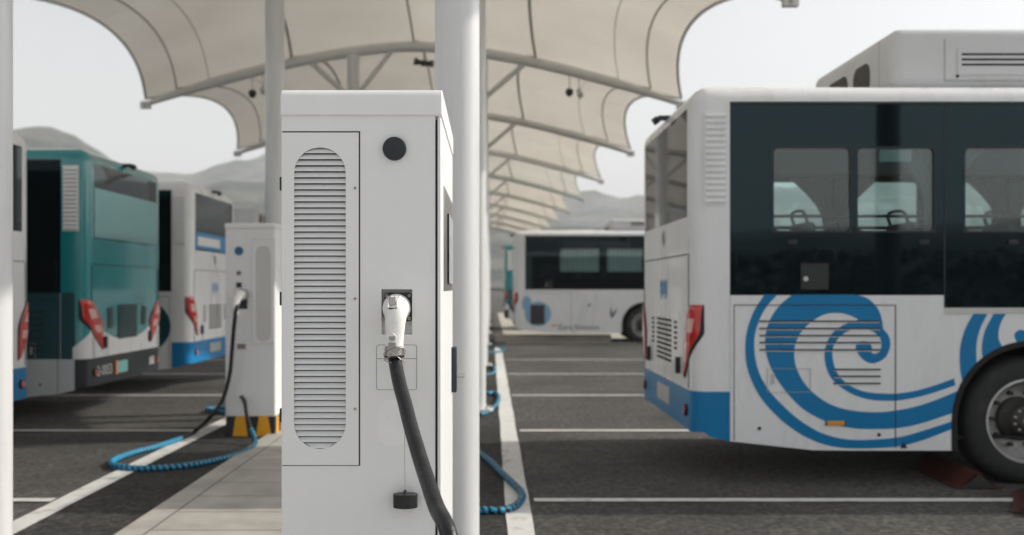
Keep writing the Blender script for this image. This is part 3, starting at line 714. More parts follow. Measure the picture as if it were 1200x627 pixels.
def make_bus(root, style='white', plain=False, wheel_x=2.525, clear=True, decal=False, side=-1, interior=False, tail=.15, opens=None, drawn=False, ac_top=3.49, ac=(1.6, 4.6), split=1.878, band_top=2.845, roof_hatch=(.5, .85)):
    r = .13
    body_k = {'white': 'bus_white', 'teal': 'bus_teal'}[style]
    low_k = {'white': 'bus_blue', 'teal': 'bus_grey'}[style]
    opens = opens or [(.595, 1.186), (1.22, 1.81), (2.02, 2.72), (2.76, 3.46), (3.72, 4.42), (4.46, 5.16), (5.42, 6.12), (6.16, 6.86), (7.1, 7.8), (7.84, 8.54)]
    zw0, zw1 = 1.89, 2.53
    axles = [wheel_x, wheel_x + 5.3 if wheel_x < 3 else wheel_x + 5.0]
    Ra, zc = .585, .49
    def zbot(s, x):
        if s == 'R' or s == 'C': return .40
        if s in ('F', 'D'): return .32
        z = .40 + (.337 - .40) * min(1, x / .28) if x < .28 else (.337 + (.267 - .337) * min(1, (x - .28) / .65))
        for a in axles:
            if abs(x - a) < Ra: z = max(z, zc + math.sqrt(max(Ra * Ra - (x - a) ** 2, 0)) )
        return z
    xs = {r, .28, split, LB - .5, LB - r, .6, .9, 3.0, 4.0, 6.0}
    for a, b in opens: xs |= {a, b}
    for a in axles:
        xs |= {a - Ra - .0005, a + Ra + .0005}
        for i in range(25): xs.add(a - Ra * math.cos(PI * i / 24))
    xs = sorted(x for x in xs if r <= x <= LB - r)
    ys = sorted({-1.25 + r, -1.05, -.6, 0, .6, 1.05, 1.25 - r})
    colsL = []  # (side tag, x or y, fn(off)->(x,y))
    def cpt(cx, cy, a): return lambda o: ((cx(max(o, r))) + (max(o, r) - o) * math.cos(a), (cy(max(o, r))) + (max(o, r) - o) * math.sin(a))
    for x in xs: colsL.append(('N', x, (lambda x: lambda o: (min(max(x, max(o, r)), LB - max(o, r)), -1.25 + o))(x)))
    for i in range(1, 6): colsL.append(('D', i, cpt(lambda c: LB - c, lambda c: -1.25 + c, -PI / 2 + PI / 2 * i / 6)))
    for y in ys: colsL.append(('F', y, (lambda y: lambda o: (LB - o, min(max(y, -1.25 + max(o, r)), 1.25 - max(o, r))))(y)))
    for i in range(1, 6): colsL.append(('D', i, cpt(lambda c: LB - c, lambda c: 1.25 - c, PI / 2 * i / 6)))
    for x in reversed(xs): colsL.append(('S', x, (lambda x: lambda o: (min(max(x, max(o, r)), LB - max(o, r)), 1.25 - o))(x)))
    for i in range(1, 6): colsL.append(('C', i, cpt(lambda c: c, lambda c: 1.25 - c, PI / 2 + PI / 2 * i / 6)))
    for y in reversed(ys): colsL.append(('R', y, (lambda y: lambda o: (o, min(max(y, -1.25 + max(o, r)), 1.25 - max(o, r))))(y)))
    for i in range(1, 6): colsL.append(('C', i, cpt(lambda c: c, lambda c: -1.25 + c, PI + PI / 2 * i / 6)))
    zl = [(0, 0), (.5, 0), (.705, 0), (.9, 0), (1.1, 0), (1.33, 0), (1.423, 0), (1.74, 0), (1.89, 0), (2.02, 0), (2.3, 0), (2.53, 0), (2.7, 0), (band_top, 0), (2.885, .004), (2.925, .02), (2.96, .05), (2.985, .095), (3.0, .16)]
    NC = len(colsL); NZ = len(zl)
    def kind(tag_, m_, z):
        side_ = tag_ in 'NS'
        if side_ and .28 < m_ < LB - .5 and (1.423 if m_ < split else 1.33) < z < band_top:
            if clear and zw0 < z < zw1 and any(a < m_ < b for a, b in opens): return None
            return 'band'
        if tag_ == 'R' and abs(m_) < 1.05 and 2.02 < z < band_top: return 'rear'
        if tag_ in 'FD' and 1.1 < z < band_top: return 'wind'
        if style == 'white':
            if not plain and z < .705 and (tag_ in 'RC' or (side_ and m_ < .28)): return 'bus_blue'
            return 'bus_white'
        else:
            if side_: return 'bus_grey' if z < .705 else 'bus_dark_teal' if z < 1.42 else 'bus_teal'
            if tag_ in 'RC': return 'black_plastic' if z < .705 else 'bus_teal'
            return 'bus_teal'
    body = MB(); band = MB(); rear = MB(); wind = MB()
    body.v = []; idx = {}
    allv = []
    for i, (tg, m_, fn) in enumerate(colsL):
        zb = zbot(tg, m_)
        for j_, (z, off) in enumerate(zl):
            x, y = fn(off); allv.append((x, y, max(z, zb)))
    for d in (body, band, rear, wind): d.v = list(allv)
    for i in range(NC):
        i2 = (i + 1) % NC; ta, ma = colsL[i][:2]; tb, mb_ = colsL[i2][:2]
        if ta == tb: tg, mm_ = ta, (ma + mb_) / 2
        else: tg, mm_ = ('C' if 'C' in (ta, tb) else 'D'), 0
        for j_ in range(NZ - 1):
            zm = (zl[j_][0] + zl[j_ + 1][0]) / 2
            q = [i * NZ + j_, i2 * NZ + j_, i2 * NZ + j_ + 1, i * NZ + j_ + 1]
            pts_ = [allv[a] for a in q]
            if max(p[2] for p in pts_) - min(p[2] for p in pts_) < 1e-5: continue
            if abs(pts_[0][2] - pts_[3][2]) < 1e-6: q = [q[0], q[1], q[2]]
            elif abs(pts_[1][2] - pts_[2][2]) < 1e-6: q = [q[0], q[1], q[3]]
            k = kind(tg, mm_, zm)
            if k is None: continue
            tgt = {'band': band, 'rear': rear, 'wind': wind}.get(k, body)
            kk = {'band': 'glass_black', 'rear': 'glass_black', 'wind': 'glass_black'}.get(k, k)
            tgt.f.append(q); tgt.mi.append(tgt._m(kk)); tgt.sm.append(tgt is body)
    # roof cap, slightly crowned
    top = [i * NZ + NZ - 1 for i in range(NC)]; c0 = len(body.v); body.v.append((LB / 2, 0, 3.0))
    ring2 = []
    for i in range(NC):
        x, y, z = allv[top[i]]; ring2.append(len(body.v)); body.v.append((LB / 2 + (x - LB / 2) * .93, y * .6, 3.035))
    for i in range(NC):
        i2 = (i + 1) % NC
        body.f.append([top[i], top[i2], ring2[i2], ring2[i]]); body.mi.append(body._m(body_k)); body.sm.append(True)
    body.v[c0] = (LB / 2, 0, 3.045)
    for i in range(NC):
        i2 = (i + 1) % NC; body.f.append([ring2[i], ring2[i2], c0]); body.mi.append(body._m(body_k)); body.sm.append(True)
    def fin(mbx, name, solid=.03):
        o = mbx.build(name, root, recalc=False, sharp=30)
        bm = bmesh.new(); bm.from_mesh(o.data); bmesh.ops.delete(bm, geom=[v for v in bm.verts if not v.link_faces], context='VERTS'); bm.normal_update()
        bd = [e.index for e in bm.edges]; bm.edges.index_update(); bd = [e.index for e in bm.edges if len(e.link_faces) == 1]; bm.to_mesh(o.data); bm.free()
        for e_ in bd: o.data.edges[e_].use_edge_sharp = True
        if name != 'body': o.data.polygons.foreach_set('use_smooth', [False] * len(o.data.polygons))
        if solid:
            md = o.modifiers.new('Solidify', 'SOLIDIFY'); md.thickness = solid; md.offset = -1
        return o
    body_o = fin(body, 'body'); fin(band, 'window_band', .012); rw = fin(rear, 'rear_window', .012); fin(wind, 'windscreen', .012)
    # ---- window panes
    if clear:
        for sy in (-1, 1):
            y = sy * 1.25
            for n_, (a, b) in enumerate(opens):
                mb = MB(); yy = y - sy * .012
                mb.box(a + .001, b - .001, min(yy, yy - sy * .005), max(yy, yy - sy * .005), zw0 + .001, zw1 - .001, 'pane'); w = mb.build('window', root)
                mb = MB(); f = .012
                mb.sheet([[(a, zw0), (b, zw0), (b, zw1), (a, zw1)], rrect(a + f, b - f, zw0 + f, zw1 - f, .04)], lambda u, v, q: (u, y + sy * (.002 - q), v), .02, 'frame_black'); mb.build('window_frame', w)
    sgn = side; Y = side * 1.25
    def SY(d): return Y + side * d      # d metres outside the visible side
    def sbox(mb, x0, x1, z0, z1, k, d=.004, dep=.006):
        a, b = SY(d), SY(d - dep); mb.box(x0, x1, min(a, b), max(a, b), z0, z1, k)
    # ---- trims and seams, both long sides get the main ones
    mb = MB(); x0, x1, z0, z1, w = .31, 1.515, .287, 1.353, .006
    lineK = 'dark_gap'
    sbox(mb, x0, x1, z1 - w, z1, lineK); sbox(mb, x1 - w, x1, z0, z1 - w, lineK); sbox(mb, x0, x0 + w * .6, z0 + .06, z1 - w, lineK)
    sbox(mb, .28, .284, .34, 1.42, 'bus_grey')
    sbox(mb, .28, LB - .5, band_top, band_top + .018, 'frame_black', .008, .01)
    mb.build('panel_seam', root)
    mb = MB(); sbox(mb, split + .0, LB - .6, 1.285, 1.33, 'alu', .006, .01); mb.build('trim_strip', root)
    mb = MB(); sbox(mb, split - .005, split + .005, 1.33, band_top, 'frame_black', .003, .006)
    for q in (3.58, 5.28, 6.98): sbox(mb, q - .005, q + .005, 1.33, band_top, 'frame_black', .003, .006)
    mb.build('glass_joint', root)
    # engine louvres
    mb = MB()
    def louv(a, b, z):
        sbox(mb, a, b, z - .007, z + .006, 'dark_gap', .0055, .008); sbox(mb, a + .004, b - .004, z - .011, z - .0068, 'bus_white' if style == 'white' else 'bus_dark_teal', .0075, .01)  # dark slot; thin strip below in body colour stands in for the lip highlight
    if plain: pass
    elif style == 'white':
        for py in (376.5, 385, 393.3, 401.5, 410): louv(.50, 1.40, CAMH - (py - 337) / 157.5)
        for py in (433, 441, 449.3): louv(1.05, 1.40, CAMH - (py - 337) / 157.5)
    else:
        for z in (1.22, 1.15, 1.08, 1.01, .94, .85, .8): louv(.45, .95, z)
    if not plain: mb.build('louvre', root)
    mb = MB(); a, b, c, d = .555, .88, .70, .875
    for q in ((a, b, d, d + .003), (a, b, c, c + .003), (a, a + .003, c, d), (b - .003, b, c, d)): sbox(mb, *q, 'seam', .0055, .006)
    sbox(mb, a + .03, a + .055, c + .06, d - .035, 'alu', .009, .01)
    if not plain: mb.build('charge_flap', root)
    mb = MB(); sbox(mb, 1.0, 1.13, .455, .488, 'amber', .014, .015); sbox(mb, .99, 1.0, .453, .49, 'black_plastic', .012, .012); sbox(mb, 1.13, 1.14, .453, .49, 'black_plastic', .012, .012); mb.build('side_marker', root, bevel=.003)
    for px, py in ((890, 502), (1030, 509.5)):
        mb = MB(); z = CAMH - (py - 337) / 157.5; x = (px - 575) / 157.5 - 1.5; mb.cyl((x, SY(0), z), (x, SY(.008), z), .013, 'dark_gap', seg=12); mb.build('rivet', root)
    mb = MB(); mb.add([(1.545, SY(.005), .285), (1.60, SY(.005), .285), (1.572, SY(.005), .335)], [(0, 1, 2)], 'dark_gap'); mb.build('jacking_mark', root, recalc=False)
    # access flap in the dark glass
    mb = MB(); sbox(mb, .325, 1.07, 1.435, 1.775, 'glass_black', .008, .01); fl = mb.build('access_flap', root, bevel=.004)
    mb = MB(); sbox(mb, .805, 1.01, 1.465, 1.66, 'frame_black', .014, .01); sbox(mb, .815, 1.0, 1.475, 1.65, 'black_plastic', .012, .004); lt = mb.build('latch', fl, bevel=.004)
    MB().cyl((.84, SY(.014), 1.545), (.84, SY(.022), 1.545), .018, 'alu', seg=14).build('lock', lt)
    mb = MB()
    for x in (.71, 1.69, 2.35): sbox(mb, x, x + .07, 1.80, 1.835, 'black_plastic', .014, .014)
    mb.build('window_latch', root, bevel=.004)
    # pillar vent, white louvres wrapping near the rear corner
    for s2 in (-1, 1):
        mb = MB(); yb = s2 * 1.25
        n_ = 15
        for i in range(n_):
            z = 2.11 + i * .0455
            vs = []
            for x in (.10, .245):
                vs += [(x, yb + s2 * .002, z + .040), (x, yb + s2 * .022, z + .012), (x, yb + s2 * .020, z + .002), (x, yb - s2 * .002, z)]
            mb.add(vs, [(0, 1, 5, 4), (1, 2, 6, 5), (2, 3, 7, 6), (0, 3, 2, 1), (4, 5, 6, 7)], 'bus_white')
        mb.box(.085, .26, min(yb, yb + s2 * .006), max(yb, yb + s2 * .006), 2.09, 2.80, 'bus_white')
        mb.build('pillar_vent', root, bevel=0)
    # ---- tail lamps wrapping round the corner
    def per(s, s2, d=0):     # s<0 on the rear face, 0..arc on the corner, then along the side
        arc = PI / 2 * r
        if s < 0: return (-d, s2 * (1.25 - r + s))
        if s < arc:
            a = s / r; return (r - (r + d) * math.cos(a), s2 * (1.25 - r + (r + d) * math.sin(a)))
        return (r + s - arc, s2 * (1.25 + d))
    arc = PI / 2 * r
    for s2 in (-1, 1):
        mb = MB(); NQ, NS_ = 22, 10; vs = []; ks = []
        for iq in range(NQ + 1):
            q = iq / NQ; z = .78 + .57 * q
            hi = .165 if q > .62 else -tail + (.165 + tail) * (q / .62) ** .8
            lo = -tail - .02 if q < .5 else -tail - .02 + (.06 + tail) * ((q - .5) / .5) ** 1.5
            cen = (hi + lo) / 2; hwid = (hi - lo) / 2
            for i in range(NS_ + 1):
                u = -1 + 2 * i / NS_; x, y = per(cen + u * hwid, s2, .016 * (1 - u ** 4) * (1 if 0 < iq < NQ else 0) + .003); vs.append((x, y, z))
        o0 = len(mb.v); mb.v += vs
        for iq in range(NQ):
            for i in range(NS_):
                k = 'red'
                if (.36 < iq / NQ < .5 or .62 < iq / NQ < .78) and 3 <= i <= 6: k = 'pink'
                if i in (0, NS_ - 1): k = 'dark_gap'
                mb.f.append([o0 + iq * (NS_ + 1) + i, o0 + iq * (NS_ + 1) + i + 1, o0 + (iq + 1) * (NS_ + 1) + i + 1, o0 + (iq + 1) * (NS_ + 1) + i]); mb.mi.append(mb._m(k)); mb.sm.append(True)
        mb.build('tail_lamp', root, sharp=60, solid=0)
        mb = MB(); x, y = per(-.09, s2); mb.cyl((x, y, .545), (x - .018, y, .545), .045, 'frame_black', seg=18); mb.cyl((x - .016, y, .545), (x - .024, y, .545), .034, 'red', seg=18); mb.build('reflector', root, sharp=50)
    # ---- rear face
    def rbox(mb, y0, y1, z0, z1, k, d=.005, dep=.007): mb.box(-d, -d + dep, y0, y1, z0, z1, k)
    mb = MB(); rbox(mb, -1.08, 1.08, 1.73, 1.738, 'dark_gap'); rbox(mb, -1.12, -1.114, .72, 1.73, 'dark_gap'); rbox(mb, 1.114, 1.12, .72, 1.73, 'dark_gap'); mb.build('rear_seam', root)
    mb = MB(); gk = 'dark_gap' if style == 'white' else 'black_plastic'
    if style == 'white':
        for i in range(9):
            z = .86 + i * .042
            for j_ in range(6): rbox(mb, -.36 + j_ * .12, -.36 + j_ * .12 + .095, z, z + .02, gk, .006)
        mb.build('rear_grille', root)
        for y in (-.62, .52):
            mb = MB()
            for i in range(6): rbox(mb, y, y + .1, .98 + i * .042, 1.0 + i * .042, gk, .006)
            mb.build('side_grille', root)
    else:
        for i in range(9): rbox(mb, -.30 + i * .068, -.30 + i * .068 + .04, .90, 1.26, 'bus_dark_teal', .012)
        rbox(mb, -.32, .33, .88, 1.28, 'black_plastic', .006)
        mb.build('rear_grille', root)
        for y in (-.62, .50): mb = MB(); rbox(mb, y, y + .15, 1.02, 1.25, 'black_plastic', .008); mb.build('side_grille', root)
    for y in (-.75, .75): mb = MB(); mb.cyl((-.03, y, .86), (0, y, .86), .03, 'black_plastic', seg=12); mb.box(-.035, 0, y - .02, y + .02, .80, .93, 'black_plastic'); mb.build('hatch_latch', root)
    if style == 'white':
        mb = MB(); rbox(mb, -.3, .3, .50, .64, 'alu', .01, .012); mb.build('number_plate', root, bevel=.003)
        mb = MB()   # emblem: slanted double bar; small blue characters lower down
        mb.add([(-.006, .05, 1.84), (-.006, -.05, 1.86), (-.006, -.02, 1.93), (-.006, .06, 1.95), (-.006, .05, 1.97), (-.006, -.05, 1.95), (-.006, -.04, 1.89), (-.006, .05, 1.87)], [(0, 1, 2), (0, 2, 7), (2, 3, 7), (3, 4, 5), (3, 5, 2)], 'steel'); mb.build('emblem', root, recalc=False)
        mb = MB()
        for y0 in (-.16, .03):
            for z in (1.42, 1.47, 1.52): rbox(mb, y0, y0 + .13, z, z + .014, 'text_blue', .006)
            rbox(mb, y0 + .058, y0 + .072, 1.38, 1.55, 'text_blue', .0062); rbox(mb, y0, y0 + .014, 1.42, 1.53, 'text_blue', .0058); rbox(mb, y0 + .116, y0 + .13, 1.42, 1.53, 'text_blue', .0058)
        mb.build('rear_lettering', root)
    else:
        # white apron with curved top above the black bumper
        top_ = [(1.06 - 2.12 * i / 20, .88 + .24 * abs(1 - i / 10) ** 2.4) for i in range(21)]
        mb = MB(); mb.sheet([[(-1.06, .705), (1.06, .705)] + top_], lambda u, v, w: (-.004 + w, u, v), .004, 'bus_white'); mb.build('rear_apron', root)
        for s2 in (-1, 1):
            mb = MB(); vs = []
            for i in range(9):
                s_ = -.08 + i * (arc + .1) / 8; x, y = per(s_, s2, .004); vs += [(x, y, .705), (x, y, 1.0 - .25 * i / 8 + (.12 if i < 3 else .08))]
            mb.add(vs, [(2 * i, 2 * i + 2, 2 * i + 3, 2 * i + 1) for i in range(8)], 'bus_white', True); mb.build('corner_apron', root)
        mb = MB(); rbox(mb, .05 - .02, .05 + .34, .48, .62, 'green_plate', .012, .012); rbox(mb, .35, .42, .47, .63, 'orange_plate', .014, .012); mb.build('number_plate', root, bevel=.003)
        text('2-0053', .16, 'fleet_number', 'plate_white', root, (-.012, .98, .50), (PI / 2, 0, -PI / 2))
        mb = MB(); rbox(mb, -.95, -.75, .50, .6, 'seam', .01, .012); mb.build('bumper_vent', root)
        # lower half of the back glass is teal
        mb = MB(); rbox(mb, -1.04, 1.04, 2.03, 2.58, 'glass_teal', .006, .005); mb.build('tinted_panel', root)
    # rear camera
    mb = MB(); mb.box(-.05, .06, -.04, .04, 2.93, 2.965, 'black_plastic'); mb.cyl((-.05, 0, 2.94), (-.09, 0, 2.91), .032, 'black_plastic', seg=14); mb.build('rear_camera', root)
    # ---- underbody, wheel houses
    mb = MB(); mb.box(.25, LB - .25, -1.15, 1.15, .34, .36, 'under')
    prev = .3
    for a in axles: mb.box(prev, a - .62, -1.2, 1.2, .36, .95, 'under'); prev = a + .62
    mb.box(prev, LB - .3, -1.2, 1.2, .36, .95, 'under'); mb.box(.3, LB - .3, -.75, .75, .36, 1.12, 'under')
    mb.build('chassis', root)
    for a in axles:
        for s2 in (-1, 1):
            mb = MB(); n_ = 20; vs = []
            for i in range(n_ + 1):
                t = PI * i / n_
                for (rr, yy) in ((Ra + .012, s2 * 1.254), (Ra - .03, s2 * 1.258), (Ra - .035, s2 * 1.22), (Ra - .01, s2 * .72)): vs.append((a - rr * math.cos(t), yy, zc + rr * math.sin(t)))
            mb.add(vs, [(4 * i + q, 4 * i + 4 + q, 4 * i + 5 + q, 4 * i + 1 + q) for i in range(n_) for q in range(3)], 'under', True)
            for e_ in (-1, 1):
                for (ra, rb, ya, yb) in (((Ra + .012), (Ra - .03), s2 * 1.254, s2 * 1.258), ):
                    mb.add([(a + e_ * ra, ya, zc), (a + e_ * rb, yb, zc), (a + e_ * rb, yb, .27), (a + e_ * ra, ya, .27)], [(0, 1, 2, 3)], 'under')
            mb.build('wheel_arch', root, recalc=False)
            # wheel
            R0 = .48
            w = MB(); yo = s2 * 1.20; d_ = -s2
            tp = [(.285, .02), (.31, .0), (.35, -.006), (.42, -.004), (.455, .012), (.472, .04), (R0, .06), (R0, .12), (.474, .125), (.474, .135), (R0, .14), (R0, .25), (.472, .27), (.43, .30), (.31, .29)]
            w.lathe([(rr, yo + d_ * hh) for rr, hh in tp], 'tyre', origin=(a, 0, R0), axis='y', seg=64)
            wheel = empty('wheel'); wheel.parent = root
            w.build('tyre', wheel, sharp=50)
            m2 = MB()
            rp = [(.315, .005), (.318, -.008), (.300, -.010), (.290, .012), (.280, .05), (.272, .12), (.235, .155), (.19, .165), (.13, .16)] if a == axles[0] else [(.315, .005), (.318, -.008), (.300, -.010), (.285, .012), (.27, .04), (.235, .03), (.19, .02), (.12, .0), (.0, -.01)]
            m2.lathe([(rr, yo + d_ * hh) for rr, hh in rp], 'rim', origin=(a, 0, R0), axis='y', seg=64)
            m2.build('rim', wheel, sharp=35)
            m3 = MB(); hb = .16 if a == axles[0] else .0
            m3.lathe([(rr, yo + d_ * hh) for rr, hh in ((.17, hb), (.165, hb - .05), (.12, hb - .08), (.105, hb - .12), (.07, hb - .13), (.055, hb - .15), (0, hb - .152))], 'hub', origin=(a, 0, R0), axis='y', seg=32)
            for i in range(10):
                t = 2 * PI * i / 10; cx, cz = a + .205 * math.cos(t), R0 + .205 * math.sin(t); m3.cyl((cx, yo + d_ * (hb + .01), cz), (cx, yo + d_ * (hb - .045), cz), .017, 'hub', seg=8)
                t += .3; cx, cz = a + .085 * math.cos(t), R0 + .085 * math.sin(t); m3.cyl((cx, yo + d_ * (hb - .12), cz), (cx, yo + d_ * (hb - .14), cz), .009, 'alu', seg=6)
            m3.cyl((a, yo + d_ * (hb - .15), R0), (a, yo + d_ * (hb - .158), R0), .03, 'alu', seg=12)
            m3.build('hub', wheel, sharp=45)
    # ---- roof units
    if ac:
        x0, x1 = ac
        mb = MB(); mb.box(x0, x1, -.97, .97, 3.01, ac_top, 'ac'); au = mb.build('roof_air_conditioner', root, bevel=.085, segs=4)
        mb = MB(); s2 = side; ya = s2 * .972
        def abox(a, b, c, d, k, e=.003, dep=.006): mb.box(a, b, min(ya + s2 * e, ya + s2 * (e - dep)), max(ya + s2 * e, ya + s2 * (e - dep)), c, d, k)
        if ac_top > 3.4: abox(x0 + .40, x0 + .406, 3.08, 3.40, 'seam'); abox(x0 + .40, x1 - .3, 3.074, 3.08, 'seam')
        abox(x0 + .50, x0 + 1.5, 3.12, ac_top - .16, 'ac', .006)
        for z in (3.15, 3.19, 3.23) if ac_top < 3.4 else (3.19, 3.23, 3.27): abox(x0 + .53, x0 + 1.47, z, z + .016, 'dark_gap', .008)
        mb.cyl((x0 + .5, ya, 3.11), (x0 + .5, ya + s2 * .008, 3.11), .012, 'dark_gap', seg=10)
        mb.build('side_louvre', au)
        for a, b in ((-.55, -.02), (.12, .5)): mb = MB(); mb.sheet([rrect(a, b, 3.07, ac_top - .16, .05 if ac_top < 3.4 else .1)], lambda u, v, w: (x0 - .004 + w, u * (-side) * -1, v), .006, 'hub'); mb.build('rear_louvre', au)
        mb = MB(); mb.box(x0 - .003, x0 + .003, side * .70 - .004, side * .70 + .004, 3.05, ac_top - .05, 'seam')
        mb.build('panel_seam', au)
    if roof_hatch:
        a, b = roof_hatch; mb = MB(); mb.box(a, b, -.4, .4, 3.0, 3.07, 'bus_grey'); mb.build('roof_hatch', root, bevel=.015)
    # ---- interior seen through the panes
    if clear:
        mb = MB(); mb.box(.3, LB - .6, -1.16, 1.16, 1.13, 1.17, 'interior'); mb.build('floor', root)
        mb = MB(); mb.box(.3, LB - .6, -1.14, 1.14, 2.76, 2.80, 'ceiling'); mb.box(.3, LB - .6, -1.14, -.80, 2.56, 2.76, 'interior'); mb.box(.3, LB - .6, .80, 1.14, 2.56, 2.76, 'interior'); mb.box(.30, .34, -1.14, 1.14, 1.17, 2.76, 'interior'); mb.build('ceiling', root)
        if drawn:
            for n_, (a, b) in enumerate(opens[:6]):
                mb = MB(); N_ = 26; vs = []
                for i in range(N_ + 1):
                    x = a + .02 + (b - a - .04) * i / N_
                    for z in (1.86, 2.56): vs.append((x, Y * .944 + .018 * math.sin(i * 1.9 + n_), z))
                mb.add(vs, [(2 * i, 2 * i + 2, 2 * i + 3, 2 * i + 1) for i in range(N_)], 'pale_curtain', True); mb.build('curtain', root, recalc=False, sharp=180)
        if interior:
            for gx in (1.86, 3.56, 5.24):
                for s2 in (-1, 1):
                    for dx in (-1, 1):
                        mb = MB(); vs = []; n_ = 12; rows = 8
                        for j_ in range(rows + 1):
                            t = j_ / rows; z = 2.54 - t * .66; wd = .36 - .28 * math.sin(min(1, t * 1.5) * PI / 2)
                            if s2 == 1: wd *= 1.15
                            for i in range(n_ + 1):
                                u = i / n_; vs.append((gx + .02 * dx + dx * u * wd, s2 * (1.17 - .02 * math.cos(i * 2.1)), z))
                        mb.add(vs, [(j_ * (n_ + 1) + i, j_ * (n_ + 1) + i + 1, (j_ + 1) * (n_ + 1) + i + 1, (j_ + 1) * (n_ + 1) + i) for j_ in range(rows) for i in range(n_)], 'curtain', True)
                        if s2 == 1 or gx < 2: mb.build('curtain', root, recalc=False, sharp=180)
            for i in range(7):
                for s2, yc in ((-1, -.75), (1, .75)):
                    x = .95 + i * .78
                    st = MB(); st.box(x, x + .09, yc - .21, yc + .21, 1.5, 1.99, 'seat_fabric', Matrix.Rotation(-.12, 3, 'Y')); st.box(x + .06, x + .5, yc - .36, yc + .36, 1.5, 1.6, 'seat_fabric'); st.box(x + .15, x + .3, yc - .05, yc + .05, 1.17, 1.5, 'grab')
                    so = st.build('seat', root, bevel=.03, segs=3)
                    mb = MB(); mb.tube(catmull([(x + .02, yc - .17, 1.95), (x - .02, yc - .15, 2.07), (x - .02, yc + .15, 2.07), (x + .02, yc + .17, 1.95)], sub=4), .013, 'grab', seg=8); mb.build('grab_handle', so)
            mb = MB(); mb.tube([(.5, 1.12, 2.06), (LB - 1, 1.12, 2.06)], .02, 'grab', seg=8); mb.tube([(.5, -1.12, 2.02), (LB - 1, -1.12, 2.02)], .012, 'grab', seg=8)
            for x in (2.62, 4.4): mb.tube([(x, .42, 1.2), (x, .42, 2.75)], .018, 'grab', seg=8)
            mb.build('handrail', root)
            mb = MB(); sbox(mb, 1.40, 1.64, 2.42, 2.51, 'poster', -.02, .003); mb.build('window_sticker', root)
    # ---- wave decal
    if decal:
        mb = MB()
        def tf(u, v, w): return ((860 + u / 3.135 - 575) / 157.5 - 1.5, SY(.002 + w), CAMH - (335 + v / 3.135 - 337) / 157.5)
        loop = catmull(WAVE_MAIN_OUT) + catmull(WAVE_CURL) + catmull(WAVE_S3)[:-1] + catmull(WAVE_IN)
        mb.sheet([loop], tf, 0, 'bus_blue'); mb.sheet([catmull(WAVE_THIN_O) + catmull(WAVE_THIN_I)], tf, 0, 'bus_blue')
        for a, b in (W2A, W2B): mb.sheet([catmull(a) + catmull(b)], tf, 0, 'bus_blue')
        mb.sheet([catmull([(1030, 180), (1050, 162), (1075, 168), (1100, 185), (1112, 206), (1080, 206), (1046, 212)], True)], tf, 0, 'bus_blue')
        mb.build('wave_decal', root, recalc=False)
    return body_o

def bus(x, y, face, label, **kw):
    r = empty('bus', (x, y, 0), 0 if face > 0 else PI); tag(r, label, 'bus', 'electric buses parked in the bays')
    make_bus(r, side=-1 if face > 0 else 1, **kw); return r
bR = bus(1.5, 7.62 + 1.25, 1, 'white bus on the right with a large blue curling wave painted on its side', decal=True, interior=True)
bL1 = bus(-4.54, 7.62 + 1.25, -1, 'white bus at the left edge, half hidden by the nearest left post, blue bumper', clear=False, ac=None)
bL2 = bus(-4.36, 11.05 + 1.25, -1, 'teal bus at left with black bumper and number plate', style='teal', clear=False, tail=.33, ac=None, roof_hatch=(.35, .9))
bL3 = bus(-4.24, 14.5 + 1.25, -1, 'white bus with a blue sign in its back window, beside the teal bus', clear=False, ac=None)
bL4 = bus(-4.2, 24.9 + 1.25, -1, 'distant white bus whose roof shows just above the second cabinet', clear=False)
bR2 = bus(.64, 27.3 + 1.25, 1, 'white bus in the distance parked crosswise between the posts and the near right bus', wheel_x=3.45, plain=True, split=9.0, interior=False, drawn=True, ac_top=3.32, opens=[(1.2, 2.27), (2.45, 3.44), (3.8, 4.4), (4.44, 5.1), (5.5, 6.1), (6.14, 6.8), (7.1, 7.8)], ac=(2.6, 4.8), roof_hatch=(1.5, 2.2))
bR3 = bus(.50, 36 + 1.25, 1, 'teal bus whose rear corner shows just behind the distant white bus', style='teal', clear=False, ac=None)
# extras on individual buses
mb = MB(); mb.box(-.008, -.002, -1.04, 1.04, 2.04, 2.28, 'label_blue'); mb.box(-.011, -.007, -.25, .95, 2.09, 2.22, 'plate_white'); mb.build('window_sign', bL3)
mb = MB(); mb.box(-.008, -.002, -.95, .1, 2.30, 2.56, 'label_blue'); 
mb = MB(); mb.sheet([[(.64 * math.cos(2 * PI * i / 40) + .93, .93 + .46 * math.sin(2 * PI * i / 40)) for i in range(40)], [(1.0 + .52 * math.cos(2 * PI * i / 40), .95 + .36 * math.sin(2 * PI * i / 40)) for i in range(40)]], lambda u, v, w: (u, 1.2525, v), 0, 'bus_dark_teal'); mb.build('wave_decal', bL3, recalc=False)
mb = MB()
mb.sheet([[(.62 + .35 * math.cos(2 * PI * i / 30), .78 + .33 * math.sin(2 * PI * i / 30)) for i in range(30)]], lambda u, v, w: (u, -1.2525, v), 0, 'sky_decal')
mb.sheet([[(.26 + .13 * math.cos(2 * PI * i / 30) + .06, 1.05 + .2 * math.sin(2 * PI * i / 30)) for i in range(30)]], lambda u, v, w: (u, -1.2530, v), 0, 'sky_decal'); mb.build('circle_decal', bR2, recalc=False)
mb = MB(); mb.box(.42, .80, -1.262, -1.252, .50, 1.02, 'hub'); mb.build('radiator_grille', bR2, bevel=.006)
text('Zero Emission', .19, 'side_lettering', 'text_dark', bR2, (1.15, -1.2535, .36), (PI / 2, 0, 0))
mb = MB()
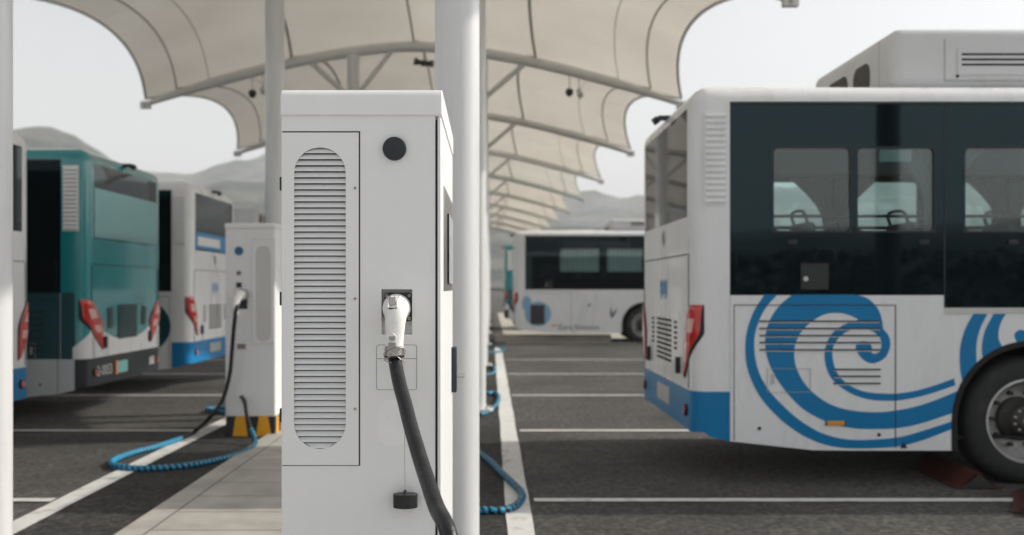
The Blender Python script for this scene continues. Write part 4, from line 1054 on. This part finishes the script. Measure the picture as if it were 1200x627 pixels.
for cx, cz, s_, a in ((2.0, 1.02, .16, .3), (2.72, .75, .34, 1.05)):
    for dd in (0, .5):
        pts_ = [(0, 0), (.4, .14), (1, .05), (.45, -.05)]
        q = [(cx + s_ * (u * math.cos(a + dd) - v * math.sin(a + dd)) - s_ * .4, -1.2525, cz + s_ * (u * math.sin(a + dd) + v * math.cos(a + dd)) - s_ * .3) for u, v in pts_]; mb.add(q, [(0, 1, 2, 3)], 'text_dark')
mb.build('leaf_decal', bR2, recalc=False)

# ------------------------------------------------------------------ wheel chocks
def chock(x, y, rz, L_, label):
    r = empty('wheel_chock', (x, y, .010), rz); tag(r, label, 'wheel chock', 'steel wheel chocks by the right bus')
    mb = MB(); t = .007; W_, H_ = .17, .115
    prof_ = [(-W_, 0), (-W_ + .04, 0), (-.028, H_ - .012), (0, H_), (.028, H_ - .012), (W_ - .04, 0), (W_, 0)]
    inn = [(W_, t), (W_ - .035, t), (.024, H_ - .012 - t), (0, H_ - t), (-.024, H_ - .012 - t), (-W_ + .035, t), (-W_, t)]
    N_ = len(prof_); A = prof_ + inn
    # quad strips between outer and inner profile, swept in y
    q = []
    vs = [(u, 0, v) for u, v in A] + [(u, L_, v) for u, v in A]; n2 = len(A); fs = []
    for i in range(n2): fs.append((i, (i + 1) % n2, n2 + (i + 1) % n2, n2 + i))
    for i in range(N_ - 1): fs.append((i, i + 1, n2 - 2 - i, n2 - 1 - i)); fs.append((n2 + i, n2 + i + 1, n2 + n2 - 2 - i, n2 + n2 - 1 - i))
    mb.add(vs, fs, 'chock')
    for i in range(9): mb.box(-.012, .012, .04 + i * (L_ - .1) / 8, .055 + i * (L_ - .1) / 8, H_ - .006, H_ + .004, 'chock')
    for yy in (0, L_): mb.add([(-W_ + .04, yy + .002, 0), (W_ - .04, yy + .002, 0), (0, yy + .002, H_ - .01)], [(0, 1, 2)], 'hub')
    mb.build('angle_plate', r)
chock(3.58, 7.50, math.radians(-1.5), .95, 'long dark red steel wheel chock under the right bus behind its rear wheel')
chock(3.56, 6.62, math.radians(-28), .8, 'dark red steel wheel chock lying on the asphalt at the right edge of the photo')

# lamp post behind the viewpoint, mirrored in the bus glass
lp = empty('lamp_post', (7.7, -4.6, 0)); tag(lp, 'dark lamp post standing across from the right bus, mirrored in its side glass', 'lamp post')
mb = MB(); mb.cyl((0, 0, 0), (.0, 0, 9), .24, 'hub', r1=.20, seg=24); mb.build('pole', lp)
mb = MB(); mb.box(-.5, .5, -.15, .15, 9, 9.12, 'seam'); mb.build('lamp_head', lp, bevel=.03)

# hedge far behind the viewpoint: unseen, added to give a dark reflection low in the bus glass
mb = MB(); rnd = random.Random(3)
for i in range(9000):
    x = rnd.uniform(-12, 34); z = rnd.random() ** .8 * (2.7 + .5 * noise.noise(Vector((x * .5, 0, 0)))); y = -20 + rnd.uniform(-.8, .8)
    a = rnd.uniform(0, PI); b = rnd.uniform(-.9, .9); sz = rnd.uniform(.10, .22)
    u = Vector((math.cos(a), math.sin(a), b)) * sz; v = Vector((-math.sin(a), math.cos(a), rnd.uniform(-1, 1))) * sz * .7; c = Vector((x, y, z))
    mb.add([c - u, c - v, c + u, c + v], [(0, 1, 2, 3)], 'leaf')
hg = mb.build('reflection_hedge', recalc=False); tag(hg, kind='stuff')

# ------------------------------------------------------------------ haze
mb = MB(); mb.box(-3500, 3500, -3500, 3500, -1.0 - 5, 420, 'ground_dummy' if 0 else 'line')
hz = mb.build('haze'); tag(hz, kind='stuff')
m = bpy.data.materials.new('haze_air'); m.use_nodes = True; n = m.node_tree.nodes; l = m.node_tree.links
for x in list(n):
    if x.type != 'OUTPUT_MATERIAL': n.remove(x)
pv = n.new('ShaderNodeVolumePrincipled'); pv.inputs['Color'].default_value = (.96, .98, 1, 1); pv.inputs['Density'].default_value = .00036; pv.inputs['Anisotropy'].default_value = 0
l.new(pv.outputs[0], [x for x in n if x.type == 'OUTPUT_MATERIAL'][0].inputs['Volume'])
hz.data.materials.clear(); hz.data.materials.append(m)

# ------------------------------------------------------------------ light, sky, camera
sd = Vector((1.5, .33, 1.0)).normalized(); el = math.asin(sd.z); az = math.atan2(sd.x, sd.y)
w = bpy.data.worlds.new('World'); scene.world = w; w.use_nodes = True
n = w.node_tree.nodes; l = w.node_tree.links; bg = n['Background']
sky = n.new('ShaderNodeTexSky'); sky.sky_type = 'NISHITA'; sky.sun_disc = False; sky.sun_elevation = el; sky.sun_rotation = az
sky.air_density = 1.0; sky.dust_density = 2.2; sky.ozone_density = 1.0; sky.altitude = 0
hs = n.new('ShaderNodeHueSaturation'); hs.inputs['Saturation'].default_value = .14
l.new(sky.outputs[0], hs.inputs['Color']); l.new(hs.outputs[0], bg.inputs['Color']); bg.inputs['Strength'].default_value = .125
sun = bpy.data.lights.new('sun', 'SUN'); sun.energy = 2.8; sun.angle = math.radians(.8); sun.color = (1, .94, .84)
so = bpy.data.objects.new('sun', sun); COL.objects.link(so); so.rotation_euler = (-sd).to_track_quat('-Z', 'Y').to_euler()

cam = bpy.data.cameras.new('camera'); co = bpy.data.objects.new('camera', cam); COL.objects.link(co); scene.camera = co
co.location = (0, 0, CAMH); co.rotation_euler = (PI / 2, 0, 0); cam.lens = 36; cam.sensor_width = 36
cam.shift_x = 25 / 1200; cam.shift_y = 23.5 / 1200; cam.clip_end = 12000; cam.clip_start = .05
cam.dof.use_dof = True; cam.dof.focus_distance = 3.15; cam.dof.aperture_fstop = 2.7
vs_ = scene.view_settings; vs_.view_transform = 'Standard'; vs_.look = 'None'; vs_.exposure = .62; vs_.gamma = 1; vs_.use_curve_mapping = False
scene.cycles.volume_bounces = 1; scene.cycles.max_bounces = 10; scene.cycles.transparent_max_bounces = 16; scene.cycles.use_denoising = True
